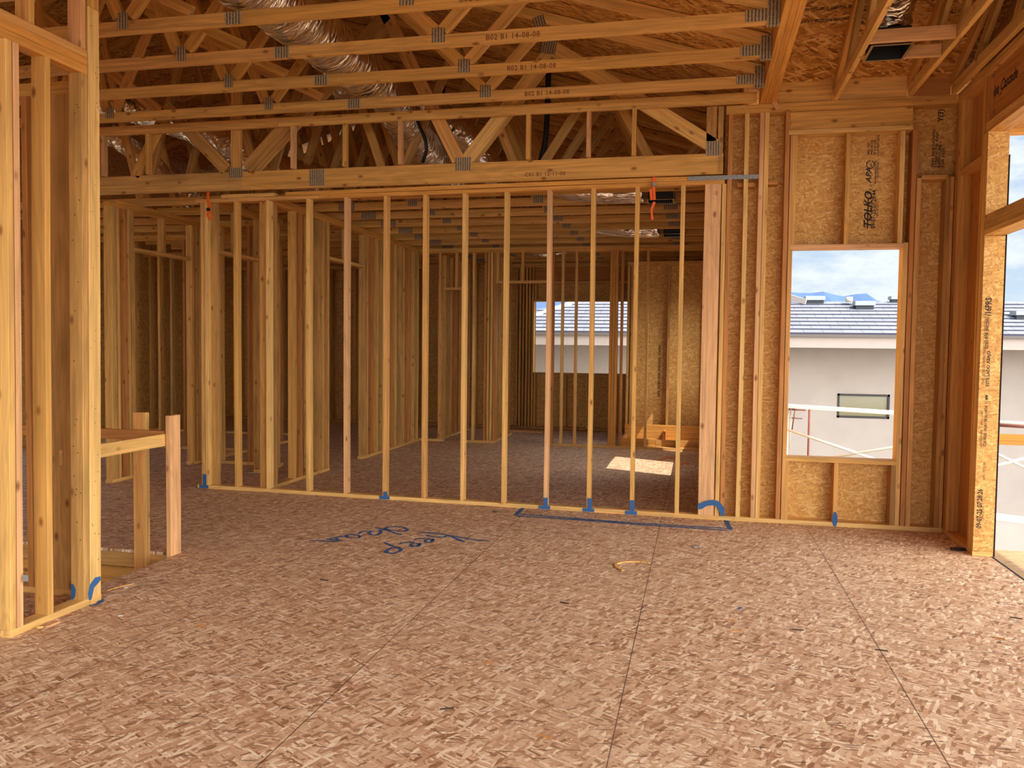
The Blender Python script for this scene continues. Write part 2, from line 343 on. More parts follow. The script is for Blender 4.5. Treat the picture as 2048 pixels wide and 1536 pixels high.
def board(name, parent, p0, p1, w, t, wdir, mat='wood', bow=0.0, cut0=0.0, cut1=0.0):
    p0 = Vector(p0); p1 = Vector(p1); z = (p1 - p0); Ln = z.length; z.normalize()
    x = Vector(wdir); x = (x - z * x.dot(z)).normalized(); y = z.cross(x)
    M4 = Matrix(((x.x, y.x, z.x, p0.x), (x.y, y.y, z.y, p0.y), (x.z, y.z, z.z, p0.z), (0, 0, 0, 1)))
    return link_mesh(name, board_bm(w, t, Ln, bow, cut0=cut0, cut1=cut1), M[mat], parent, M4)

def bar(name, parent, lo, hi, mat='wood', bow=0.0):
    """axis-aligned board between two corners; grain along its longest side"""
    lo = Vector(lo); hi = Vector(hi)
    lo, hi = Vector((min(lo.x, hi.x), min(lo.y, hi.y), min(lo.z, hi.z))), Vector((max(lo.x, hi.x), max(lo.y, hi.y), max(lo.z, hi.z)))
    d = hi - lo; c = (lo + hi) / 2
    ax = max(range(3), key=lambda i: d[i])
    p0 = c.copy(); p1 = c.copy(); p0[ax] = lo[ax]; p1[ax] = hi[ax]
    wi = (ax + 1) % 3; ti = (ax + 2) % 3
    wd = Vector((0, 0, 0)); wd[wi] = 1
    return board(name, parent, p0, p1, d[wi], d[ti], wd, mat, bow)

def box_bm(bm, lo, hi):
    r = bmesh.ops.create_cube(bm, size=1.0)
    for v in r['verts']:
        v.co = Vector([(lo[i] + hi[i]) / 2 + v.co[i] * (hi[i] - lo[i]) for i in range(3)])
    return r['verts']

def panel(name, plane, u0, u1, v0, v1, w0, w1, holes=(), mat='osb_wall', parent=None, cuts=()):
    """sheet with rectangular holes. plane 'XZ' (w=Y), 'YZ' (w=X) or 'XY' (w=Z)"""
    us = sorted({u0, u1, *[h[0] for h in holes], *[h[1] for h in holes]}); vs = sorted({v0, v1, *[h[2] for h in holes], *[h[3] for h in holes]})
    us = [u for u in us if u0 <= u <= u1]; vs = [v for v in vs if v0 <= v <= v1]
    def pt(u, v, w): return {'XZ': (u, w, v), 'YZ': (w, u, v), 'XY': (u, v, w)}[plane]
    nu, nv = len(us) - 1, len(vs) - 1
    def solid(i, j):
        if i < 0 or j < 0 or i >= nu or j >= nv: return False
        cu, cv = (us[i] + us[i + 1]) / 2, (vs[j] + vs[j + 1]) / 2
        return not any(h[0] < cu < h[1] and h[2] < cv < h[3] for h in holes)
    bm = bmesh.new(); cache = {}
    def V(u, v, w):
        k = (u, v, w)
        if k not in cache: cache[k] = bm.verts.new(pt(u, v, w))
        return cache[k]
    for i in range(nu):
        for j in range(nv):
            if not solid(i, j): continue
            a, b2, c, d = us[i], us[i + 1], vs[j], vs[j + 1]
            bm.faces.new([V(a, c, w0), V(b2, c, w0), V(b2, d, w0), V(a, d, w0)])
            bm.faces.new([V(a, c, w1), V(a, d, w1), V(b2, d, w1), V(b2, c, w1)])
            if not solid(i - 1, j): bm.faces.new([V(a, c, w0), V(a, d, w0), V(a, d, w1), V(a, c, w1)])
            if not solid(i + 1, j): bm.faces.new([V(b2, c, w0), V(b2, c, w1), V(b2, d, w1), V(b2, d, w0)])
            if not solid(i, j - 1): bm.faces.new([V(a, c, w0), V(a, c, w1), V(b2, c, w1), V(b2, c, w0)])
            if not solid(i, j + 1): bm.faces.new([V(a, d, w0), V(b2, d, w0), V(b2, d, w1), V(a, d, w1)])
    bmesh.ops.recalc_face_normals(bm, faces=bm.faces)
    return link_mesh(name, bm, M[mat], parent)

def ribbon(name, pts, width, normal, mat, parent=None, lift=0.0012, seed=0, taper=True):
    """flat painted stroke lying on a surface"""
    bm = bmesh.new(); n = Vector(normal).normalized(); rr = random.Random(seed); rows = []
    P = [Vector(p) for p in pts]; Q = []
    for a, b2 in zip(P, P[1:]):
        k = max(1, int((b2 - a).length / 0.03))
        Q += [a.lerp(b2, i / k) for i in range(k)]
    Q.append(P[-1])
    for i, p in enumerate(Q):
        d = (Q[min(i + 1, len(Q) - 1)] - Q[max(i - 1, 0)]).normalized(); s = d.cross(n).normalized()
        w = width * (0.8 + 0.4 * rr.random()) * (0.45 if taper and i in (0, len(Q) - 1) else 1)
        rows.append((bm.verts.new(p + s * w / 2 + n * lift), bm.verts.new(p - s * w / 2 + n * lift)))
    for (a, b2), (c, d) in zip(rows, rows[1:]): bm.faces.new((a, c, d, b2))
    bmesh.ops.recalc_face_normals(bm, faces=bm.faces)
    return link_mesh(name, bm, M[mat], parent)

def tube(name, pts, rad, mat, parent=None, seg=20, wrinkle=0.0, rings_per_m=26, smooth=True, seed=1):
    P = [Vector(p) for p in pts]
    # Catmull-Rom
    Q = []; 
    if len(P) > 2:
        E = [P[0] * 2 - P[1]] + P + [P[-1] * 2 - P[-2]]
        for i in range(1, len(E) - 2):
            k = max(2, int((E[i + 1] - E[i]).length * rings_per_m))
            for j in range(k):
                t = j / k; a, b2, c, d = E[i - 1], E[i], E[i + 1], E[i + 2]
                Q.append(0.5 * ((2 * b2) + (c - a) * t + (2 * a - 5 * b2 + 4 * c - d) * t * t + (3 * b2 - a - 3 * c + d) * t ** 3))
        Q.append(P[-1])
    else:
        k = max(1, int((P[1] - P[0]).length * rings_per_m)) if wrinkle else 1
        Q = [P[0].lerp(P[1], j / k) for j in range(k + 1)]
    R = rad if callable(rad) else (lambda u: rad)
    bm = bmesh.new(); rr = random.Random(seed); rings = []
    d0 = (Q[1] - Q[0]).normalized(); ref = Vector((0, 0, 1)) if abs(d0.z) < 0.9 else Vector((1, 0, 0))
    ph = [rr.uniform(0, 6.28) for _ in range(8)]
    for i, q in enumerate(Q):
        d = (Q[min(i + 1, len(Q) - 1)] - Q[max(i - 1, 0)]).normalized()
        s = d.cross(ref).normalized(); u = s.cross(d); r = R(i / (len(Q) - 1)); ring = []
        rw = rr.uniform(-1, 1)
        for j in range(seg):
            a = 2 * math.pi * j / seg
            k = 1 + wrinkle * (0.5 * rw + 0.6 * math.sin(5 * a + ph[0] + i * 0.9) * rr.random() + 0.5 * math.sin(i * 0.55 + ph[1]) + 0.5 * rr.uniform(-1, 1))
            ring.append(bm.verts.new(q + (s * math.cos(a) + u * math.sin(a)) * r * k))
        rings.append(ring)
    for a, b2 in zip(rings, rings[1:]):
        for j in range(seg): bm.faces.new((a[j], a[(j + 1) % seg], b2[(j + 1) % seg], b2[j]))
    bm.faces.new(list(reversed(rings[0]))); bm.faces.new(rings[-1])
    bmesh.ops.recalc_face_normals(bm, faces=bm.faces)
    return link_mesh(name, bm, M[mat], parent, smooth=smooth)

def text(name, body, loc, size, right_dir, up_dir, mat='ink', parent=None, shear=0.0, squeeze=1.0, spacing=1.0):
    c = D.curves.new(name, 'FONT'); c.body = body; c.size = size; c.shear = shear; c.space_character = spacing
    c.offset = 0.0; c.extrude = 0.0; c.resolution_u = 2
    c.materials.append(M[mat])
    c.offset = size * 0.024
    tmp = D.objects.new(name, c); COL.objects.link(tmp)
    me = D.meshes.new_from_object(tmp); D.objects.remove(tmp); D.curves.remove(c)
    me.materials.clear(); me.materials.append(M[mat])
    o = D.objects.new(name, me); COL.objects.link(o)
    x = Vector(right_dir).normalized(); y = Vector(up_dir).normalized(); z = x.cross(y)
    M4 = Matrix(((x.x, y.x, z.x, loc[0]), (x.y, y.y, z.y, loc[1]), (x.z, y.z, z.z, loc[2]), (0, 0, 0, 1)))
    if parent is not None:
        o.parent = parent; M4 = world_of(parent).inverted() @ M4
    l, r, s = M4.decompose(); o.location = l; o.rotation_euler = r.to_euler(); o.scale = (squeeze, 1, 1)
    return o

def struct(o): o['kind'] = 'structure'; return o
#==BODY==

S, DW = 0.038, 0.089          # 2x4 section
# ================================================================== the setting
HOLE = (-5.9, -3.685, 4.42, 5.30)
fl = struct(panel('floor', 'XY', -9.5, 2.19, -3.0, 15.25, -0.022, 0.0, holes=(HOLE, (0.34, 2.19, 7.75, 15.25)), mat='osb_floor'))
gr = struct(panel('ground', 'XY', -60, 90, -30, 140, -3.3, -3.2, mat='ground'))
lf = struct(panel('floor_downstairs', 'XY', -9.5, 2.19, -3.0, 15.25, -3.1, -3.0, mat='ground'))
# exterior sheathing
WIN = (0.755, 1.672, 0.597, 2.418)
wb = struct(panel('wall_back', 'XZ', 0.19, 2.2, -0.3, 3.66, 7.742, 7.753, holes=(WIN,), mat='osb_wall'))
g = bmesh.new(); vs_ = [g.verts.new(p) for p in ((0.55, 15.24, 3.9), (-9.5, 15.24, 3.9), (-9.5, 15.24, 4.62), (-6.2, 15.24, 5.90), (0.55, 15.24, 3.905))]; g.faces.new(vs_)
struct(link_mesh('wall_far_gable', g, M['osb_wall']))
ws = struct(panel('wall_side', 'YZ', 7.753, 15.25, -0.3, 3.9, 0.332, 0.343, holes=((9.82, 11.02, 0.9, 2.42), (12.2, 13.06, 0.9, 2.24)), mat='osb_wall_y'))
wf = struct(panel('wall_far', 'XZ', -9.5, 0.332, -0.3, 3.9, 15.24, 15.251, holes=((-3.0, -1.275, 1.056, 2.372),), mat='osb_wall'))
wl = struct(panel('wall_left', 'YZ', -3.0, 15.24, -0.3, 7.0, -9.511, -9.5, holes=((4.6, 7.0, 0.5, 2.42), (7.8, 10.0, 0.5, 2.42), (10.5, 11.3, 0.5, 2.42)), mat='osb_wall_y'))  # unseen openings added to let more light into the back rooms
wr = struct(panel('wall_right', 'YZ', -0.8, 7.742, -0.3, 3.68, 2.19, 2.201, holes=((-0.8, 6.82, 0.0, 2.41), (-0.8, 6.82, 2.56, 3.17)), mat='osb_wall_y'))
struct(bar('trim_1', None, (2.201, 6.808, -0.02), (2.207, 6.835, 3.0), 'paper'))
struct(bar('trim_2', None, (2.178, -1, -0.004), (2.196, 6.80, 0.0015), 'paper'))

# roof deck
def quadslab(name, pts, th, mat, parent=None):
    bm = bmesh.new(); a = [bm.verts.new(p) for p in pts]; b2 = [bm.verts.new(Vector(p) + Vector((0, 0, th))) for p in pts]
    n = len(pts)
    bm.faces.new(a); bm.faces.new(list(reversed(b2)))
    for i in range(n): bm.faces.new((a[i], b2[i], b2[(i + 1) % n], a[(i + 1) % n]))
    bmesh.ops.recalc_face_normals(bm, faces=bm.faces)
    return link_mesh(name, bm, M[mat], parent)
ZC = lambda x: 3.857 + 0.31 * (0.45 - x)      # underside of the deck over the cross trusses
ZR = lambda y: 3.862 + 0.36 * (7.60 - y)      # underside of the deck over the right-hand bay
RX = -6.2
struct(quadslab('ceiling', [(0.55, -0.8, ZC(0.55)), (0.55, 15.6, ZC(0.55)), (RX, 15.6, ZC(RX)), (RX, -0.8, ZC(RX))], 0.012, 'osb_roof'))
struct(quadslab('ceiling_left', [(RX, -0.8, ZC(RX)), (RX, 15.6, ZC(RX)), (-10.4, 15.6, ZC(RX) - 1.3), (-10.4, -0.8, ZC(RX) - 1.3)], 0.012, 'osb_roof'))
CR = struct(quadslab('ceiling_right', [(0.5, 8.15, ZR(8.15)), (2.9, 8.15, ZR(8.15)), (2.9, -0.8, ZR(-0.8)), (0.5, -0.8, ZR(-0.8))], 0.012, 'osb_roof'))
g = bmesh.new(); vs_ = [g.verts.new(p) for p in ((0.62, 7.6, 3.85), (0.62, -0.8, 3.85), (0.62, -0.8, ZR(-0.8)), (0.62, 7.6, ZR(7.6)))]; g.faces.new(vs_)
v2 = [g.verts.new((0.631, v.co.y, v.co.z)) for v in vs_]; g.faces.new(list(reversed(v2)))
for i in range(4): g.faces.new((vs_[i], v2[i], v2[(i + 1) % 4], vs_[(i + 1) % 4]))
struct(link_mesh('wall_gable', g, M['osb_wall_y']))
g = bmesh.new(); vs_ = [g.verts.new(p) for p in ((2.19, 7.742, 3.682), (2.19, -0.8, 3.682), (2.19, -0.8, ZR(-0.8)), (2.19, 7.742, ZR(7.742)))]; g.faces.new(vs_)
v2 = [g.verts.new((2.201, v.co.y, v.co.z)) for v in vs_]; g.faces.new(list(reversed(v2)))
for i in range(4): g.faces.new((vs_[i], v2[i], v2[(i + 1) % 4], vs_[(i + 1) % 4]))
bmesh.ops.recalc_face_normals(g, faces=g.faces)
struct(link_mesh('wall_right_gable', g, M['osb_wall_y']))
struct(panel('wall_front', 'XZ', -9.5, 2.19, 0.0, 3.68, -0.812, -0.80, holes=((-4.0, 2.0, 0.0, 2.9),), mat='osb_wall'))  # unseen end wall and gables added behind the camera to shape the light
g = bmesh.new(); vs_ = [g.verts.new(p) for p in ((0.62, -0.806, 3.681), (-9.5, -0.806, 3.681), (-9.5, -0.806, 4.62), (RX, -0.806, ZC(RX)), (0.62, -0.806, ZC(0.62)))]; g.faces.new(vs_)
struct(link_mesh('wall_front_gable', g, M['osb_wall']))
g = bmesh.new(); vs_ = [g.verts.new(p) for p in ((0.62, -0.806, 3.681), (2.19, -0.806, 3.681), (2.19, -0.806, ZR(-0.8)), (0.62, -0.806, ZR(-0.8)))]; g.faces.new(vs_)
struct(link_mesh('wall_front_upper', g, M['osb_wall']))
struct(panel('floor_deck', 'XY', 2.2, 5.2, -3.0, 7.16, -0.05, -0.022, mat='osb_deck'))
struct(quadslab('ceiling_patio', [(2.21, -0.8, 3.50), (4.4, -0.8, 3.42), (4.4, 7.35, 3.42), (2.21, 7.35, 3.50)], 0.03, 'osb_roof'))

# stamped lettering on the wall sheathing
def vtext(body, u, v, size, mat='ink', par=None, Y=7.7405, shear=0.0, squeeze=1.0, sp=1.0):   # reads upward on a wall facing -Y
    return text('stamped_lettering', body, (u, Y, v), size, (0, 0, 1), (-1, 0, 0), mat, par, shear, squeeze, sp)
def P_(px, py): v = PY(px, py, 7.74); return v.x, v.z
x0, z0 = P_(1752, 455)
vtext('TOLKO', *P_(1742, 457), 0.088, par=wb, shear=0.3, squeeze=1.06)
bl = P_(1733.5, 457); tl = P_(1733.5, 397)
bar('stamped_bar', wb, (bl[0], 7.7395, bl[1]), (bl[0] + 0.010, 7.7415, tl[1]), 'ink')
vtext('09-07-25 07:29:44', *P_(1750, 457), 0.050, par=wb, squeeze=0.90)
vtext('HILL SPLIT', *P_(1756, 436), 0.026, 'ink_soft', wb)
vtext('S', *P_(1742, 389), 0.048, par=wb)
vtext('||||  ||||', *P_(1742, 381), 0.02, par=wb)
vtext('APA', *P_(1742, 366), 0.062, par=wb, shear=0.3, squeeze=1.15)
# round mark with the initials
bm = bmesh.new(); cxm, czm = P_(1741, 329)
for i in range(24):
    if i % 12 in (5,): continue
    a0, a1 = 2 * math.pi * i / 24, 2 * math.pi * (i + 1) / 24
    q = [bm.verts.new((cxm + r * math.cos(a), 7.7405, czm + r * math.sin(a))) for r, a in ((0.028, a0), (0.036, a0), (0.036, a1), (0.028, a1))]
    bm.faces.new(q)
link_mesh('stamped_roundel', bm, M['ink'], wb)
vtext('APA', *P_(1744, 334), 0.018, par=wb)
vtext('APA  PERFORMANCE RATED', *P_(1752, 368), 0.020, par=wb, squeeze=0.8)
vtext('24/16 EXPOSURE', *P_(1757, 355), 0.022, par=wb, squeeze=0.8)
for i, s_ in enumerate(('MILL 1097', 'PRP-108 EX1', 'PS 2-18 OSB', 'CSA O325 2R24')):
    vtext(s_, *P_(1739 + i * 6.2, 309), 0.024, par=wb, squeeze=1.0)
for i, s_ in enumerate(('THIS SIDE DOWN', 'STRENGTH AXIS', 'EXPOSURE 1', 'CSA 0325')):
    vtext(s_, *P_(1868 + i * 6.5, 335), 0.030, 'ink', wb, squeeze=1.35)
vtext('Y(3)', *P_(1886, 243), 0.06, 'ink', wb)

# ================================================================== framing builders
def plates(root, lo, hi, mats=('wood', 'wood')):
    """bottom plate and doubled top plates of a wall; lo/hi are plan corners"""
    (xa, ya), (xb, yb) = lo, hi
    bar('bottom_plate', root, (xa, ya, 0), (xb, yb, 0.038), 'wood_pale')
    bar('top_plate', root, (xa, ya, 3.0), (xb, yb, 3.038), mats[0])
    bar('top_plate', root, (xa, ya, 3.038), (xb, yb, 3.076), mats[1])

def stud(root, x0, x1, y0, y1, z0=0.038, z1=3.0, mat='wood', name='stud'):
    return bar(name, root, (x0, y0, z0), (x1, y1, z1), mat, bow=0.004)

# ------------------------------------------------------------------ long stud wall across the room
YA = lambda x: 7.60 - 0.028 * (x - 0.2)
A = empty('stud_wall', (-2.5, 7.65, 0), 'long open stud wall across the middle of the room with orange straps hung on its top plate', 'stud wall')
XL = -5.16
wdA = Vector((1, -0.028, 0))
def a_plate(name, x0, x1, z0, z1, mat='wood'):
    p0 = Vector((x0, YA(x0) + 0.0445, (z0 + z1) / 2)); p1 = Vector((x1, YA(x1) + 0.0445, (z0 + z1) / 2))
    return board(name, A, p0, p1, z1 - z0, 0.089, (0, 0, 1), mat, bow=0.003)
a_plate('bottom_plate', XL, -1.0, 0, 0.038, 'wood_pale'); a_plate('bottom_plate', -0.998, 0.19, 0, 0.038, 'wood_pale')
a_plate('top_plate', XL, -3.75, 3.0, 3.038); a_plate('top_plate', -3.748, 0.19, 3.0, 3.038, 'wood_orange')
a_plate('top_plate', -4.86, -4.25, 3.038, 3.076, 'wood_pale'); a_plate('top_plate', -4.12, 0.19, 3.038, 3.076, 'wood_orange')
mats = ['wood', 'wood_pale', 'wood', 'wood_pink', 'wood_pale']
for i, px in enumerate((403.5, 469.5, 532.7, 612.1, 687, 764.5, 842, 919.5, 1002, 1086.3, 1172.4, 1259, 1348.7)):
    x = XAT(px, 7.62 + 0.028 * 3 if px < 800 else 7.62)
    x = XAT(px, YA(x)); y = YA(x)
    stud(A, x, x + S, y, y + DW, mat=mats[(i * 7) % 5])
x = XAT(411, YA(-5.1)); stud(A, x, x + S, YA(x), YA(x) + DW, mat='wood_pale')
x = XAT(419.5, 7.83); stud(A, x, x + 0.125, YA(x) + 0.06, YA(x) + 0.098, mat='wood_stain')
x = XAT(518.5, 7.75); stud(A, x, x + 0.05, YA(x) + 0.092, YA(x) + 0.13, mat='wood')
x = XAT(1395.6, YA(0)); stud(A, x, x + 0.140, YA(x), YA(x) + DW, mat='wood_pink', name='post')
rn = random.Random(9); bm = bmesh.new()
for k in range(12):
    for q in range(2): bmesh.ops.create_icosphere(bm, subdivisions=1, radius=0.0035, matrix=Matrix.Translation((x + 0.02 + 0.10 * rn.random(), YA(x), 0.12 + k * 0.25 + 0.05 * rn.random())))
nh = link_mesh('nail_heads', bm, M['black'], A); nh['kind'] = 'stuff'
x = XAT(1429, YA(0)); stud(A, x, x + S, YA(x) + 0.004, YA(x) + DW, mat='wood_pale')

# ------------------------------------------------------------------ framing of the window wall right of it
B = empty('stud_wall', (1.1, 7.65, 0), 'framing of the outer wall around the tall narrow window opening, right of the long stud wall', 'stud wall')
Y0, Y1 = 7.60, 7.742
bar('bottom_plate', B, (0.19, Y0, 0), (2.05, Y1, 0.038), 'wood_pale')
bar('top_plate', B, (0.19, Y0, 3.605), (2.05, Y1, 3.642), 'wood')
bar('top_plate', B, (0.19, Y0, 3.642), (2.05, Y1, 3.68), 'wood')
def bst(px, w=S, z0=0.038, z1=3.605, mat='wood', name='stud', y0=Y0, zz=0.3):
    x = XAT(px, y0, zz); return stud(B, x, x + w, y0, Y1, z0, z1, mat, name)
bst(1440.5, mat='wood_red'); bst(1472, mat='wood_pale'); bst(1502, mat='wood_pink'); bst(1511.5, mat='wood_pale')
bst(1552, mat='wood_red'); bst(1562.5, z1=3.40, mat='wood', name='trimmer')
xr = 1.672
stud(B, xr, xr + S, Y0, Y1, 0.038, 2.46, 'wood_pale', 'trimmer')
stud(B, xr + 0.045, xr + 0.083, Y0, Y1, 0.038, 3.40, 'wood_red', 'trimmer')
stud(B, xr + 0.087, xr + 0.125, Y0, Y1, mat='wood')
stud(B, 0.757, 0.795, Y0, Y1, 2.456, 3.40, 'wood', 'cripple_stud')
stud(B, 1.192, 1.230, Y0, Y1, 2.456, 3.40, 'wood', 'cripple_stud')
stud(B, 1.622, 1.660, Y0, Y1, 2.456, 3.40, 'wood_pale', 'cripple_stud')
stud(B, 0.757, 0.795, Y0, Y1, 0.038, 0.559, 'wood', 'cripple_stud')
stud(B, 1.170, 1.208, Y0, Y1, 0.038, 0.559, 'wood', 'cripple_stud')
stud(B, 1.632, 1.670, Y0, Y1, 0.038, 0.559, 'wood_stain', 'cripple_stud')
ribbon('stud_mark', [Vector((1.189, Y0 - 0.002, z)) for z in (0.004, 0.05, 0.13)], 0.045, (0, -1, 0), 'paint', B, lift=0.0)
bar('rough_sill', B, (0.757, Y0 - 0.003, 0.559), (1.672, Y1 + 0.01, 0.597), 'wood')
bar('head_plate', B, (0.757, Y0 - 0.003, 2.418), (1.672, Y1 + 0.01, 2.456), 'wood_pink')
bar('head_plate', B, (0.72, Y0 - 0.002, 3.405), (1.715, Y1 - 0.01, 3.443), 'wood_pale')
bar('header', B, (0.72, Y0 + 0.02, 3.443), (1.715, Y1 - 0.02, 3.603), 'wood')
xa_, xb_ = XAT(1519, 7.6, 3), XAT(1551, 7.6, 3)
bar('blocking', B, (xa_ + 0.03, Y0 + 0.02, 2.985), (xb_ + 0.02, Y1, 3.023), 'wood_red')
bar('blocking', B, (xr + 0.125, Y0 + 0.01, 2.985), (2.0, Y1, 3.023), 'wood')
bar('blocking', B, (0.30, Y0 + 0.05, 2.975), (0.45, Y1, 3.013), 'wood_red')
stud(B, 1.985, 2.02, Y0, Y1, mat='wood_stain'); stud(B, 2.022, 2.049, Y0, Y1, mat='wood')

# ------------------------------------------------------------------ framing of the right-hand wall with the wide opening
C = empty('stud_wall', (2.12, 7.2, 0), 'framing of the right-hand wall around the wide opening to the deck, with transom beam', 'stud wall')
X0, X1 = 2.052, 2.19
bar('bottom_plate', C, (X0, 6.808, 0), (X1, 7.74, 0.038), 'wood')
bar('top_plate', C, (X0, -0.8, 3.605), (X1, 7.74, 3.642), 'wood'); bar('top_plate', C, (X0, -0.8, 3.642), (X1, 7.6, 3.68), 'wood_stain')
bar('stud', C, (X0, 7.56, 0.038), (X1, 7.60, 3.605), 'wood_red', 0.002); bar('stud', C, (X0, 7.50, 0.038), (X1, 7.538, 3.605), 'wood', 0.002)
bar('post', C, (X1 - 0.045, 6.95, 0.038), (X1 - 0.006, 7.5, 2.99), 'wood_red')
bar('post', C, (X1 - 0.045, 6.95, 3.03), (X1 - 0.006, 7.5, 3.605), 'wood_red')
bar('blocking', C, (X0 + 0.005, 6.95, 2.99), (X1, 7.5, 3.03), 'wood')
for k, (y, m_) in enumerate(((6.821, 'wood'), (6.862, 'wood_pale'), (6.905, 'wood_orange'))):
    stud(C, X0, X1, y, y + S, 0.038, 3.17 if k < 2 else 3.605, m_, 'stud' if k == 2 else 'trimmer')
stud(C, X0 + 0.001, X0 + 0.06, 6.80, 6.86, 3.246, 3.56, 'wood_red', 'cripple_stud')
bar('head_plate', C, (X0, -1, 3.17), (X1, 6.86, 3.208), 'wood'); bar('head_plate', C, (X0, -1, 3.208), (X1, 6.86, 3.246), 'wood_pale')
lv = bar('header', C, (X0 + 0.025, -1, 3.246), (X1 - 0.02, 6.80, 3.603), 'wood_red')
bar('transom_beam', C, (X0 + 0.005, -1, 2.452), (X1, 6.818, 2.560), 'wood_stain'); bar('transom_plate', C, (X0, -1, 2.410), (X1, 6.818, 2.452), 'wood_pale')
j = panel('jamb_sheathing', 'XZ', X0 + 0.002, X1 + 0.004, 0.04, 3.17, 6.806, 6.819, holes=((X0 - 1, X1 + 1, 2.405, 2.562),), mat='osb_wall', parent=C)
bar('plate_block', C, (X0 - 0.002, 6.800, 0.0), (X1, 6.819, 0.038), 'wood_pale')
text('stamped_lettering', 'Boise Cascade', (X0 + 0.0235, PX(1977, 203, X0 + 0.025).y, PX(1977, 203, X0 + 0.025).z), 0.11, (0, -1, 0), (0, 0, 1), 'ink', C, shear=0.35, squeeze=0.9)
def jt(px, py, body, size, mat='ink', sq=1.0):
    v = PY(px, py, 6.805); return text('stamped_lettering', body, (v.x, 6.8050, v.z), size, (0, 0, 1), (-1, 0, 0), mat, C, squeeze=sq)
jt(1982, 632, '/16PRS', 0.060, sq=0.8); jt(1976, 698, 'SIZED FOR SPACING', 0.026); jt(1971, 712, 'STRENGTH AXIS THIS WAY', 0.024, 'ink_soft')
jt(1978, 773, 'ESTE LADO ABAJO', 0.032); jt(1969, 770, 'THIS SIDE DOWN', 0.027, 'ink_soft')
jt(1972, 893, 'CSA 0325  1R24 / 2R16 / W24  11 MM', 0.027, sq=0.9); jt(1964, 893, 'EXPOSURE 1  APA 1097', 0.022, 'ink_soft', 1.2)
jt(1970, 960, 'APA  PS 2-18', 0.024, 'ink_soft'); jt(1962, 1057, '09-07-25 07:28:26', 0.048, sq=0.85); jt(1966, 1040, 'HILL SPLIT', 0.024, 'ink_soft')

# ------------------------------------------------------------------ near left wall
Lw = empty('stud_wall', (-3.5, 3.9, 0), 'nearest stud wall at the far left of the view, with blue paint at the foot of its end post', 'stud wall')
xa, xb = -3.549, -3.46
bar('bottom_plate', Lw, (xa, 3.545, 0), (xb, 4.12, 0.038), 'wood_pale'); bar('bottom_plate', Lw, (xa, 4.124, 0), (xb, 4.216, 0.038), 'wood_pale')
def lst(y, z0=0.038, z1=3.062, m='wood', w=S, name='stud'): return bar(name, Lw, (xa, y, z0), (xb, y + w, z1), m, 0.004)
lst(3.548, m='wood_pale'); lst(3.596, m='wood_pink'); lst(3.806, m='wood'); lst(4.075, m='wood_stain', w=0.045)
lst(4.124, 0.038, 3.45, 'wood_pale', 0.09, 'post'); lst(4.120, 3.452, 5.0, 'wood', 0.094, 'post')
for z, m_ in ((3.062, 'wood_orange'), (3.108, 'wood_orange'), (3.154, 'wood')): bar('top_plate', Lw, (xa, 2.6, z), (xb, 4.118, z + 0.045), m_)
lst(3.70, 3.20, 4.9, 'wood'); lst(4.068, 3.20, 4.9, 'wood_pink')
bar('post', Lw, (xa - 0.16, 3.56, 0.038), (xa - 0.002, 3.598, 3.06), 'wood_stain', 0.003)
rn = random.Random(4); bm = bmesh.new()
for _ in range(26): bmesh.ops.create_icosphere(bm, subdivisions=1, radius=0.0035, matrix=Matrix.Translation((xb, 4.13 + 0.075 * rn.random(), rn.uniform(0.1, 3.6))))
for _ in range(20): bmesh.ops.create_icosphere(bm, subdivisions=1, radius=0.0035, matrix=Matrix.Translation((xa + 0.02 + 0.05 * rn.random(), 4.075, rn.uniform(0.1, 3.0))))
nh = link_mesh('nail_heads', bm, M['black'], Lw); nh['kind'] = 'stuff'
Lw.rotation_euler = (0, 0.0095, 0)

L2 = empty('stud_wall', (-4.2, 4.28, 0), 'short stud wall seen behind the nearest left wall, beside the stair opening', 'stud wall')
bar('bottom_plate', L2, (-5.6, 4.225, 0), (-3.553, 4.314, 0.038), 'wood_pale')
bar('top_plate', L2, (-5.6, 4.225, 3.0), (-3.553, 4.314, 3.038), 'wood'); bar('top_plate', L2, (-5.6, 4.225, 3.038), (-3.553, 4.314, 3.076), 'wood')
x = XAT(105, 4.23, 0.1); stud(L2, x, -3.60, 4.226, 4.264, mat='wood_stain'); stud(L2, x - 0.02, x + 0.018, 4.225, 4.314, mat='wood_stain')
x = XAT(57, 4.23, 0.1); stud(L2, x, x + S, 4.225, 4.314, mat='wood_red'); 
for x in (-4.55, -4.95, -5.35): stud(L2, x, x + S, 4.225, 4.314, mat='wood_stain')

# ------------------------------------------------------------------ guard rail at the stair opening
G = empty('guard_rail', (-3.74, 5.25, 0), 'temporary two-rail wooden guard at the corner of the stair opening', 'guard rail')
bar('post', G, (-3.685 - 0.038, 5.205, -0.25), (-3.685, 5.325, 1.018), 'wood_pink', 0.002)
x = XAT(264, 5.24, 0.3); bar('post', G, (x, 5.255, -0.55), (x + 0.085, 5.297, 1.03), 'wood', 0.002); bar('post', G, (x + 0.087, 5.255, -0.55), (x + 0.109, 5.297, 1.03), 'wood_pale', 0.002)
bar('rail', G, (-3.745 - 0.0, 4.22, 0.800), (-3.725, 5.205, 0.888), 'wood_pale', 0.002)
bar('rail', G, (-5.9, 5.22, 0.83), (-3.745, 5.252, 0.905), 'wood_red')

